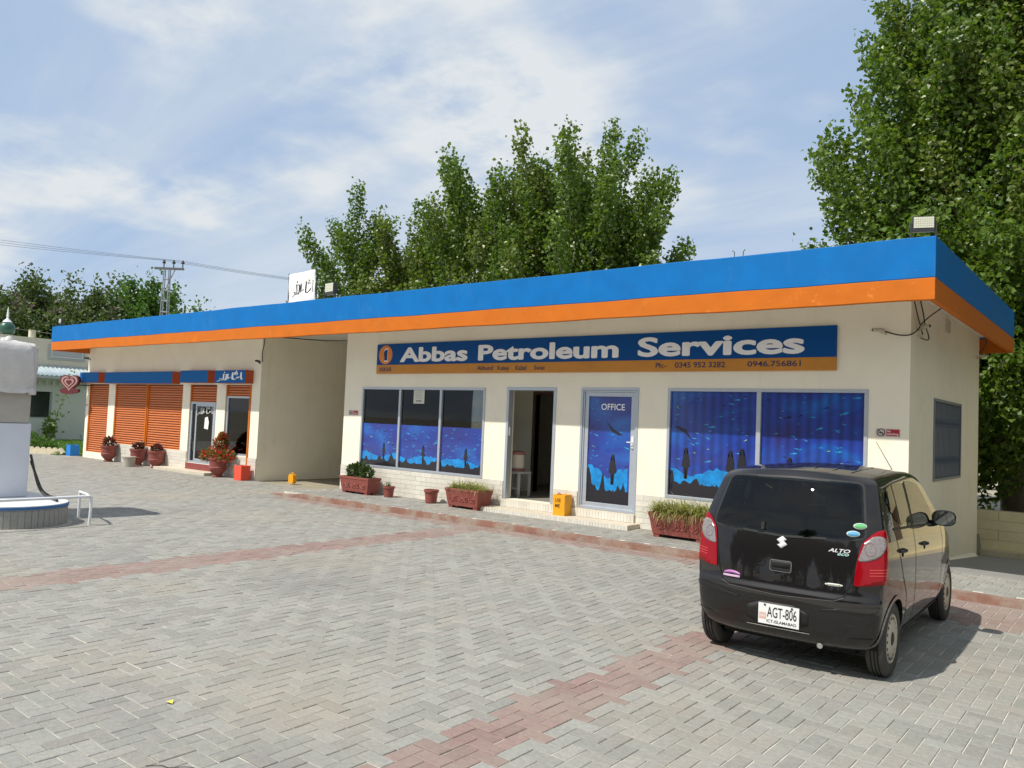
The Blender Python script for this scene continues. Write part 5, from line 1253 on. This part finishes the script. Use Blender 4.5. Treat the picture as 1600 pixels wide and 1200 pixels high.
# ------------------------------------------------------------------ house, lawn, pole, trees
hs_ = thing('white_house', 'pale green-white house with metal eave roof behind the left lawn', 'house', (-38, 0, 0)); HW_ = mat('house_wall', (.56, .60, .56), .8, noise=.05, nscale=1.0, bump=.1)
HCR = mat('house_cream', (.62, .58, .46), .8, noise=.05)
mbw = wall_panel(4, 17.2, -.05, 3.0, 0, .25, [(13.0, 14.57, 1.03, 2.22)]); mbw.v = [(-y, x, z) for x, y, z in mbw.v]; mbw.obj('wall', HW_, hs_)
MB().box(-6, -.252, 4, 17.2, -.05, 3.0).obj('rooms', mat('house_inner', (.10, .11, .10), .9), hs_)
MB().box(-.02, .02, 12.9, 14.67, 2.222, 2.30).obj('lintel', HW_, hs_); wf = empty_part('window', hs_)
MB().box(-.12, -.06, 13.0, 13.22, 1.03, 2.22).obj('shutter_leaf', mat('brown_shutter', (.13, .05, .025), .6), wf)
mb = MB(); mb.box(-.14, -.08, 13.22, 13.29, 1.03, 2.22); mb.box(-.14, -.08, 14.50, 14.57, 1.03, 2.22); mb.box(-.14, -.08, 13.29, 14.50, 1.03, 1.09); mb.obj('frame', mat('house_frame', (.35, .38, .37), .6), wf)
MB().box(-.12, -.115, 13.29, 14.50, 1.09, 2.22).obj('pane', mat('house_pane', (.02, .03, .028), .1), wf)
# dentil course under the eave
dm = MB().box(0, .10, -.05, .05, 0, .22).mesh('dentil', HW_)
for i in range(46): mk('dentil', dm, hs_, (.001, 4.2+i*.28, 2.50))
MB().box(0, .16, 4, 17.2, 2.722, 2.80).obj('cornice', HW_, hs_)
# corrugated sloping eave roof
mb = MB(); V = []; n = 240
for i in range(n+1):
    y = 3.8+13.5*i/n; dz = .028*math.sin(i*1.9)
    V += [(.55, y, 2.93+dz), (-1.0, y, 3.48+dz)]
mb.add(V, [(2*i, 2*i+1, 2*i+3, 2*i+2) for i in range(n)]); o = mb.obj('eave_roof', mat('eave_metal', (.55, .63, .66), .4, metal=.3, noise=.06), hs_, smooth=60); so = o.modifiers.new('s', 'SOLIDIFY'); so.thickness = .02
MB().box(.50, .56, 3.8, 17.3, 2.80, 2.90).obj('gutter', mat('gutter', (.42, .45, .46), .6), hs_)
MB().box(-5.5, -.9, 4.2, 16.9, 3.0, 4.62).obj('upper_storey', HCR, hs_)
MB().box(-.898, -.85, 14.6, 16.2, 3.72, 4.40).obj('wall_panel', mat('panel_grey', (.40, .41, .41), .8), hs_)
mb = MB()
for (a, b, c, d) in ((14.72, 16.08, 4.26, 4.31), (14.72, 16.08, 3.81, 3.86), (14.72, 14.77, 3.86, 4.26), (16.03, 16.08, 3.86, 4.26)): mb.box(-.849, -.82, a, b, c, d)
mb.obj('panel_moulding', HW_, hs_)
MB().lathe([(.14, 4.62), (.14, 4.95), (.16, 4.97)], 16, (-1.2, 14.0, 0)).obj('chimney_pipe', HCR, hs_, smooth=40)
dm_ = thing('dome_finial', 'small dark green dome with white spire beyond the dispenser', 'dome', (-40.6, 13.45, 4.62))
GD = mat('dome_green', (.02, .085, .06), .35, noise=.1)
MB().lathe([(.30, 0), (.27, .10), (.22, .14)], 24).obj('drum', HCR, dm_, smooth=40)
MB().lathe([(.20, .14), (.31, .24), (.345, .40), (.31, .56), (.20, .68), (.10, .74)], 28).obj('dome_shell', GD, dm_, smooth=50)
MB().lathe([(.20, .70), (.13, .79), (.06, .85), (.035, .95), (.06, 1.0), (.035, 1.05), (.055, 1.10), (.025, 1.17), (.04, 1.22), (.01, 1.40)], 16).obj('spire', WHITEP, dm_, smooth=40)
# lawn with edging bricks and garden plants
lawn = struct(MB().box(-37.9, -28.62, 11.2, 17.0, -.03, .03).box(-37.9, -30.0, 8.5, 11.198, -.03, .028).obj('lawn', GRASSG))
LG = leaf_mat('lawn_blades', [(.10, .20, .03), (.16, .28, .05), (.06, .13, .02)], .5, .3)
rl = np.random.RandomState(8); n = 26000
P = np.stack([rl.uniform(-37.8, -28.7, n), rl.uniform(8.6, 16.9, n), np.full(n, .02)], 1); P = P[(P[:, 1] > 11.25) | (P[:, 0] < -30.1)]; n = len(P)
Dv = unit(np.stack([rl.normal(0, .4, n), rl.normal(0, .4, n), np.ones(n)], 1)); Wv = unit(np.cross(Dv, rl.normal(size=(n, 3)))); V, F = quads(P, Dv, Wv, rl.uniform(.07, .18, n), np.full(n, .035))
stuff(tag(mk('grass', np_mesh('grass', V, F, [LG])), 'green lawn grass behind the cream edging bricks', 'grass'))
edg = thing('lawn_edging', 'saw-tooth row of cream bricks edging the left lawn', 'edging', (0, 0, 0)); bm_ = MB().box(-.11, .11, -.06, .06, -.14, .14).mesh('brick', mat('edging_cream', (.66, .58, .42), .8, noise=.1))
for i in range(22):
    t_ = i/21; o = mk('brick', bm_, edg, (-33.2+4.4*t_, 9.2+2.2*t_, .06)); o.rotation_euler = (0, .75, .46)
for i in range(14): o = mk('brick', bm_, edg, (-36.6+.25*i, 15.6, .08)); o.rotation_euler = (0, .75, 0)
bush('flower_bed', 'low orange flowers along the lawn behind the dispenser', -35.5, 11.3, .02, [((0, 0, .18), (.9, .6, .22)), ((1.4, .5, .15), (.8, .5, .18))], BUSH_L, 260, .14, .08, 41, (leaf_mat('orange_flowers', [(.6, .25, .03), (.7, .4, .08)], .5, .2), 130, .10, .09))
bush('garden_shrub', 'leafy low shrub on the lawn before the edging', -31.0, 11.2, .02, [((0, 0, .3), (.55, .5, .32)), ((.6, .3, .2), (.4, .4, .24))], leaf_mat('mid_shrub', [(.05, .12, .02), (.11, .2, .04)], .45, .3), 420, .13, .08, 42)
def creeper(x, y, h, lean, label, seed):
    t = thing('climbing_plant', label, 'plant', (x, y, 0)); r = np.random.RandomState(seed)
    P = [(0, 0, 0), (.02, lean*.3, h*.3), (.05, lean*.6, h*.65), (.02, lean, h)]; sp_ = smooth_pts(P, 2); MB().tube(sp_, [.03-.022*i/len(sp_) for i in range(len(sp_))], 5).obj('stem', PALE_BARK, t)
    Pa = np.array(smooth_pts(P, 3)); n = 150; k = r.randint(0, len(Pa), n); w = np.clip(Pa[k, 2:3]/h, .1, 1)
    Q = Pa[k]+r.normal(0, .16, (n, 3))*[1, 1, 1]; Dv = unit(r.normal(size=(n, 3))); V, F = quads(Q, Dv, unit(np.cross(Dv, r.normal(size=(n, 3)))), r.uniform(.10, .20, n), r.uniform(.07, .14, n))
    mk('foliage', np_mesh('creeper', V, F, [leaf_mat('creeper_leaf', [(.12, .2, .04), (.2, .3, .07)], .5, .4)]), t)
creeper(-37.2, 14.1, 2.9, .95, 'thin leaning young climber before the house window', 1); creeper(-36.9, 15.9, 2.4, .8, 'thin pale climber at the right end of the house wall', 2)
bush('garden_shrub', 'small bright sapling under the house window', -37.3, 14.25, 0, [((0, 0, .75), (.22, .22, .35)), ((.05, 0, .45), (.2, .2, .25))], MATS['creeper_leaf'], 120, .16, .10, 43)
# steel lattice utility pole with three wires
pol = thing('utility_pole', 'grey steel lattice utility pole with crossarm rising behind the roof', 'pole', (-43.6, 22.3, 0), 0.66)
for s in (-1, 1):
    for q in (-1, 1): MB().tube([(s*.30, q*.20, 0), (s*.14, q*.10, 9.55)], .035, 4).obj('upright', GALV, pol)
z = .3; k = 0
while z < 9.3:
    f = z/9.55; a = .30-.16*f; b = .20-.10*f; 
    br = MB(); br.box(-a, a, -b-.02, -b+.02, z, z+.05); br.box(-a, a, b-.02, b+.02, z, z+.05); br.box(-a-.02, -a+.02, -b, b, z, z+.05); br.box(a-.02, a+.02, -b, b, z, z+.05); br.obj('lattice_ring', GALV, pol); z += .62; k += 1
MB().box(-.72, .95, -.06, .06, 9.56, 9.68).obj('crossarm', mat('arm_dark', (.10, .11, .12), .6), pol); MB().tube([(.02, 0, 8.6), (.45, 0, 9.56)], .03, 4).obj('brace', GALV, pol)
for x in (-.20, .36, .88):
    i_ = MB().lathe([(.03, 9.68), (.03, 9.90), (.09, 9.92), (.10, 9.98), (.05, 10.04), (.06, 10.08), (.01, 10.12)], 12, (x, 0, 0)); i_.obj('insulator', DARKM, pol, smooth=40)
def cable(a, b, sag, label, r=.008):
    a, b = Vector(a), Vector(b); P = [a.lerp(b, i/24)-Vector((0, 0, sag*4*(i/24)*(1-i/24))) for i in range(25)]
    tag(MB().tube(P, r, 5).obj('power_line', WIRE), label, 'wire', 'power lines along the utility pole')
ca, sa = math.cos(.66), math.sin(.66)
for i, x in enumerate((-.20, .36, .88)):
    p = Vector((-43.6+x*ca, 22.3+x*sa, 10.08)); nm = ('lowest', 'middle', 'uppermost')[i]
    cable(p, p+Vector((-34, -31.5, 4.9+.45*i)), .9, 'thin %s power line running left from the utility pole' % nm); cable(p, p+Vector((26, 22.5, -.9)), .9, 'thin %s power line running right from the utility pole' % nm)
cable((-70, 10, 9.0), (-34, 19, 4.4), .5, 'thin pale cable slanting before the far left trees', .02)
# ------------------------------------------------------------------ trees
def make_tree(name, label, x, y, h, rx, seed, nb, leaves, lsize, lm, bark, spread=.55, base=.16, top_r=.10, up=1.0, group=None, z0=-.1, twig=.42, crown_pow=.8, lean=(0, 0), clump=.17, rmin=.30, thr=.10, plume=0.0, share=.0):
    r = np.random.RandomState(seed); rr = random.Random(seed); t = thing(name, label, 'tree', (x, y, z0), 0, group)
    wood = MB(); tw = []; brs = []
    trunk = [Vector((lean[0]*f*f+.10*math.sin(f*5+seed), lean[1]*f*f+.08*math.cos(f*4+seed), h*.93*f)) for f in np.linspace(0, 1, 12)]
    wood.tube(trunk, [thr*h*.16*(1-f)**.8+.02 for f in np.linspace(0, 1, 12)], 8)
    def tp(f): k = min(int(f*11), 10); return trunk[k].lerp(trunk[k+1], f*11-k)
    for i in range(nb):
        f = base+(.96-base)*((i+rr.random())/nb); p = tp(f); a = i*2.399+rr.uniform(-.5, .5)
        prof = math.sin(math.pi*min(1, max(.05, (f-base*.7)/(1.02-base*.7))**crown_pow)); L = rx*(rmin+(1-rmin)*prof)*rr.uniform(.72, 1.18)+.25
        out = Vector((math.cos(a), math.sin(a), 0)); el = rr.uniform(.25, .75)*up+ (f*.45)
        d = (out*math.cos(el)+Vector((0, 0, math.sin(el)))).normalized(); P = [p]; seg = 6
        for s in range(seg):
            d = (d+Vector((0, 0, .16*up))+Vector((rr.gauss(0, .08), rr.gauss(0, .08), 0))).normalized(); P.append(P[-1]+d*(L*1.25/seg))
        brs.append(P)
        r0 = .010+.020*L/2.5*(1-f*.5); wood.tube(P, [r0*(1-.85*s/seg)+.004 for s in range(seg+1)], 5, cap=False)
        for s in range(1, seg+1):
            for q in range(3):
                dd = (d*1.3+Vector((rr.gauss(0, .75), rr.gauss(0, .75), rr.uniform(0, 1.0)*up))).normalized(); l = twig*rr.uniform(.5, 1.2)*(1.15-.5*s/seg)
                b = P[s-1].lerp(P[s], rr.random()); tw.append((b, dd, l))
                if q == 0: wood.tube([b, b+dd*l], [.007, .003], 4, cap=False)
        tw.append((P[-1], d, twig*1.3))
    for s in range(6): tw.append((trunk[-1], Vector((rr.gauss(0, .25), rr.gauss(0, .25), 1)).normalized(), twig*1.4))
    wood.obj('trunk', bark, t, smooth=60)
    B = np.array([list(q[0]) for q in tw]); Dd = np.array([list(q[1]) for q in tw]); Ll = np.array([q[2] for q in tw])
    k = r.randint(0, len(tw), leaves); f = r.uniform(0, 1.15, leaves)
    P = B[k]+Dd[k]*(Ll[k]*f)[:, None]+r.normal(0, clump, (leaves, 3))*[1, 1, .9]
    if share > 0:       # leaves massed in upright plumes round each limb
        A = np.array([[list(q) for q in b] for b in brs]); ln = np.linalg.norm(A[:, -1]-A[:, 0], axis=1); m_ = int(leaves*share)
        kb = r.choice(len(A), m_, p=ln/ln.sum()); f = r.uniform(.15, 1.10, m_); s = np.clip((f*6).astype(int), 0, 5); w = (f*6-s)[:, None]
        q = A[kb, s]*(1-w)+A[kb, s+1]*w; rad = plume*(1.0-.42*np.clip(f, 0, 1))*r.uniform(.35, 1, m_)**.5
        P[:m_] = q+unit(r.normal(size=(m_, 3)))*rad[:, None]*[1, 1, 1.25]
    Dv = unit(r.normal(size=(leaves, 3))+[0, 0, -.35]); W = unit(np.cross(Dv, r.normal(size=(leaves, 3))+[0, 0, .0]))
    sz = r.uniform(.65, 1.25, leaves)*lsize; V, F = quads(P, Dv, W, sz, sz*.85)
    # fold each leaf a little so it catches the light unevenly
    nrm = np.cross(Dv, W); V = V.reshape(-1, 4, 3); V[:, 1] += nrm*(sz*.16)[:, None]; V[:, 3] += nrm*(sz*.16)[:, None]; V = V.reshape(-1, 3)
    mk('crown', np_mesh('crown', V, F, [lm] if not isinstance(lm, list) else lm, None if not isinstance(lm, list) else (np.sin(P[:, 0]*1.1+seed)+np.sin(P[:, 1]*1.3)+np.sin(P[:, 2]*1.7)+r.normal(0, .5, leaves) > 2.2).astype(int)), t)
    return t
POP = leaf_mat('poplar_leaf', [(.045, .092, .010), (.080, .145, .014), (.115, .190, .020), (.165, .235, .035)], .40, .36)
POP2 = leaf_mat('poplar_leaf_light', [(.060, .100, .014), (.100, .155, .020), (.145, .205, .032), (.21, .23, .06)], .40, .36)
G1 = 'poplars standing behind the station'
mid = [(-29.3, 24.0, 12.4, 2.1, 1, 'leftmost slim poplar with a single pointed tip behind the banner', POP),
       (-26.2, 25.0, 10.8, 2.2, 2, 'shorter loose poplar right of the slim pointed one', POP2),
       (-23.7, 24.6, 12.6, 2.0, 3, 'poplar with two thin pale reddish leaders', POP2),
       (-21.0, 24.0, 13.5, 2.6, 4, 'dense rounded poplar in the middle of the group', POP),
       (-18.4, 24.2, 12.6, 2.4, 5, 'poplar just left of the tallest one', POP2),
       (-16.4, 23.8, 13.3, 2.5, 6, 'tallest poplar of the group behind the sign board', POP),
       (-14.4, 24.4, 11.6, 1.9, 7, 'poplar at the right side of the middle group', POP),
       (-13.1, 23.5, 8.5, .9, 8, 'small lone poplar tip right of the middle group', POP2)]
for x, y, h, rx, sd_i, lab, lm in mid:
    make_tree('poplar_tree', lab, x, y, h*.825, rx*1.35, sd_i, int(13+rx*7), int(10500*rx), .158, lm, PALE_BARK, up=.82, group=G1, plume=.72, share=.74, rmin=.66, base=.12, crown_pow=.62, clump=.125, twig=.55, thr=.09)
G2 = 'large poplars at the right edge'
for x, y, h, rx, sd_i, lab, n, lm in ((-4.5, 22.0, 13.6, 3.0, 21, 'leftmost large poplar behind the right roof corner', 42000, POP), (-2.6, 23.0, 17.5, 3.3, 22, 'tall dense poplar right of the roof corner', 46000, POP2), (0.6, 23.0, 15.0, 3.0, 23, 'large poplar cut off by the right edge', 36000, POP), (-3.6, 20.4, 6.2, 2.6, 24, 'low dark leafy tree over the boundary wall', 26000, POP), (-7.2, 22.6, 7.0, .9, 26, 'small young poplar left of the large ones', 5000, POP2), (3.2, 21.5, 14.5, 3.0, 27, 'large poplar beyond the right edge of the wall', 16000, POP)):
    make_tree('poplar_tree', lab, x, y, h, rx, sd_i, int(30+rx*8) if rx > 1.5 else 24, int(n*1.2), .145, lm, BARK, up=.8, group=G2, z0=-.45, plume=.66, share=.8, base=.08, crown_pow=.55, clump=.17, twig=.6, rmin=.45, thr=.10)
ACA = leaf_mat('acacia_leaf', [(.040, .072, .016), (.075, .120, .026), (.115, .16, .04)], .55, .25); POD = leaf_mat('acacia_pods', [(.12, .10, .085), (.17, .135, .12), (.09, .09, .05)], .7, .15)
G3 = 'far trees at the left'
for x, y, h, rx, sd_i, lab, n in ((-68, 21.5, 8.7, 5.2, 31, 'dark feathery acacia tree beyond the fuel dispenser', 30000), (-62, 24.5, 8.3, 5.0, 32, 'dark acacia tree with greyish pods above the left roof end', 30000), (-60, 19.0, 6.6, 3.6, 34, 'low dark acacia behind the house', 14000)):
    make_tree('acacia_tree', lab, x, y, h, rx, sd_i, 40, n, .26, [ACA, POD], BARK, up=.35, group=G3, base=.22, crown_pow=.55, clump=.38, twig=.9, rmin=.5, thr=.14)
make_tree('round_tree', 'fresh green round tree beside the utility pole', -59.5, 29.2, 9.0, 4.2, 33, 46, 26000, .27, leaf_mat('fresh_leaf', [(.04, .10, .012), (.075, .155, .02), (.11, .20, .035)], .4, .35), BARK, up=.8, group=G3, base=.15, crown_pow=.5, clump=.30, twig=.8, rmin=.5)
# fallen leaf, twig
tag(MB().add([(0, 0, .004), (.035, -.01, .012), (.06, .01, .004), (.03, .03, .016)], [(0, 1, 2, 3)]).obj('fallen_leaf', mat('yellow_leaf', (.62, .55, .08), .6), None, loc=(-4.62, 2.52, .002)), 'single yellow leaf fallen on the near left paving', 'leaf')
tag(MB().tube(smooth_pts([(0, 0, .006), (.05, .06, .008), (.10, .06, .006), (.16, .13, .012), (.22, .16, .006)], 2), .0022, 5).obj('twig', WIRE, None, loc=(-3.86, 2.02, 0)), 'thin dark curled twig on the near paving', 'twig')

# cream annex standing just outside the right edge, seen mirrored in the car windows
an = thing('cream_annex', 'low cream annex behind the boundary wall at the right edge', 'building', (0, 0, -.45))
MB().box(-1.1, 1.7, 18.5, 21, 0, 3.6).obj('wall', WALLY, an); MB().box(-1.3, 1.9, 18.2, 21.2, 3.602, 3.8).obj('roof', SOFFIT, an)
MB().box(.9, 1.6, 18.46, 18.499, 0, 2.1).obj('door', mat('annex_door', (.12, .07, .04), .6), an)

# unseen poplars added outside the right edge to shade the building's right side
src = [o for o in C.objects if o.get('label', '').startswith(('tall dense poplar right', 'leftmost large poplar'))]
for i, (x, y, k) in enumerate(((5.0, 15.8, .75), (5.4, 11.6, .7), (5.9, 7.2, .7))):
    o = src[i % 2]; c = o.copy(); C.objects.link(c); c.location = (x, y, -.45); c.scale = (k, k, k); c.rotation_euler = (0, 0, 1.3+i*2.0)
    c['label'] = ('added unseen poplar beside the right drive beyond the frame', 'added unseen poplar beside the forecourt beyond the right edge', 'nearest added unseen poplar beyond the right edge of the forecourt')[i]; c['group'] = 'added poplars beyond the right edge'
    for ch in o.children: d = ch.copy(); C.objects.link(d); d.parent = c
# unseen trees added behind the camera to be mirrored in glass and paint
for i, (x, y, k) in enumerate(((-14, -17, .7), (-7, -18, .75), (-1, -17, .65), (6, -18, .7))):
    o = src[i % 2]; c = o.copy(); C.objects.link(c); c.location = (x, y, -.05); c.scale = (k, k, k); c.rotation_euler = (0, 0, .4+i*1.7)
    c['label'] = 'added unseen poplar, %s of the row behind the viewer' % ('first', 'second', 'third', 'last')[i]; c['group'] = 'added poplars behind the viewer'
    for ch in o.children: d = ch.copy(); C.objects.link(d); d.parent = c

low = [o for o in C.objects if o.get('label', '').startswith('low dark leafy tree')][0]
def low_tree(x, y, k, rz, label, group):
    c = low.copy(); C.objects.link(c); c.location = (x, y, -.4 if y > 0 else -.05); c.scale = (k, k, k); c.rotation_euler = (0, 0, rz); c['label'] = label; c['group'] = group
    for ch in low.children: d = ch.copy(); C.objects.link(d); d.parent = c
for i, (x, y) in enumerate(((4.4, 17.0), (4.3, 13.6), (4.6, 10.2), (5.2, 6.8))):  # low trees added out of view to darken the right side wall
    low_tree(x, y, .85, i*1.3, 'added unseen low tree beside the drive beyond the right edge, %s from the wall' % ('first', 'second', 'third', 'last')[i], 'added low trees beyond the right edge')
for i in range(6):  # added unseen row, fills the dark mass mirrored in the car
    low_tree(-16+i*4.2, -15.5-(i % 2), 1.15, i*.9, 'added unseen low leafy tree, %s of the row behind the viewer' % ('first', 'second', 'third', 'fourth', 'fifth', 'last')[i], 'added low trees behind the viewer')
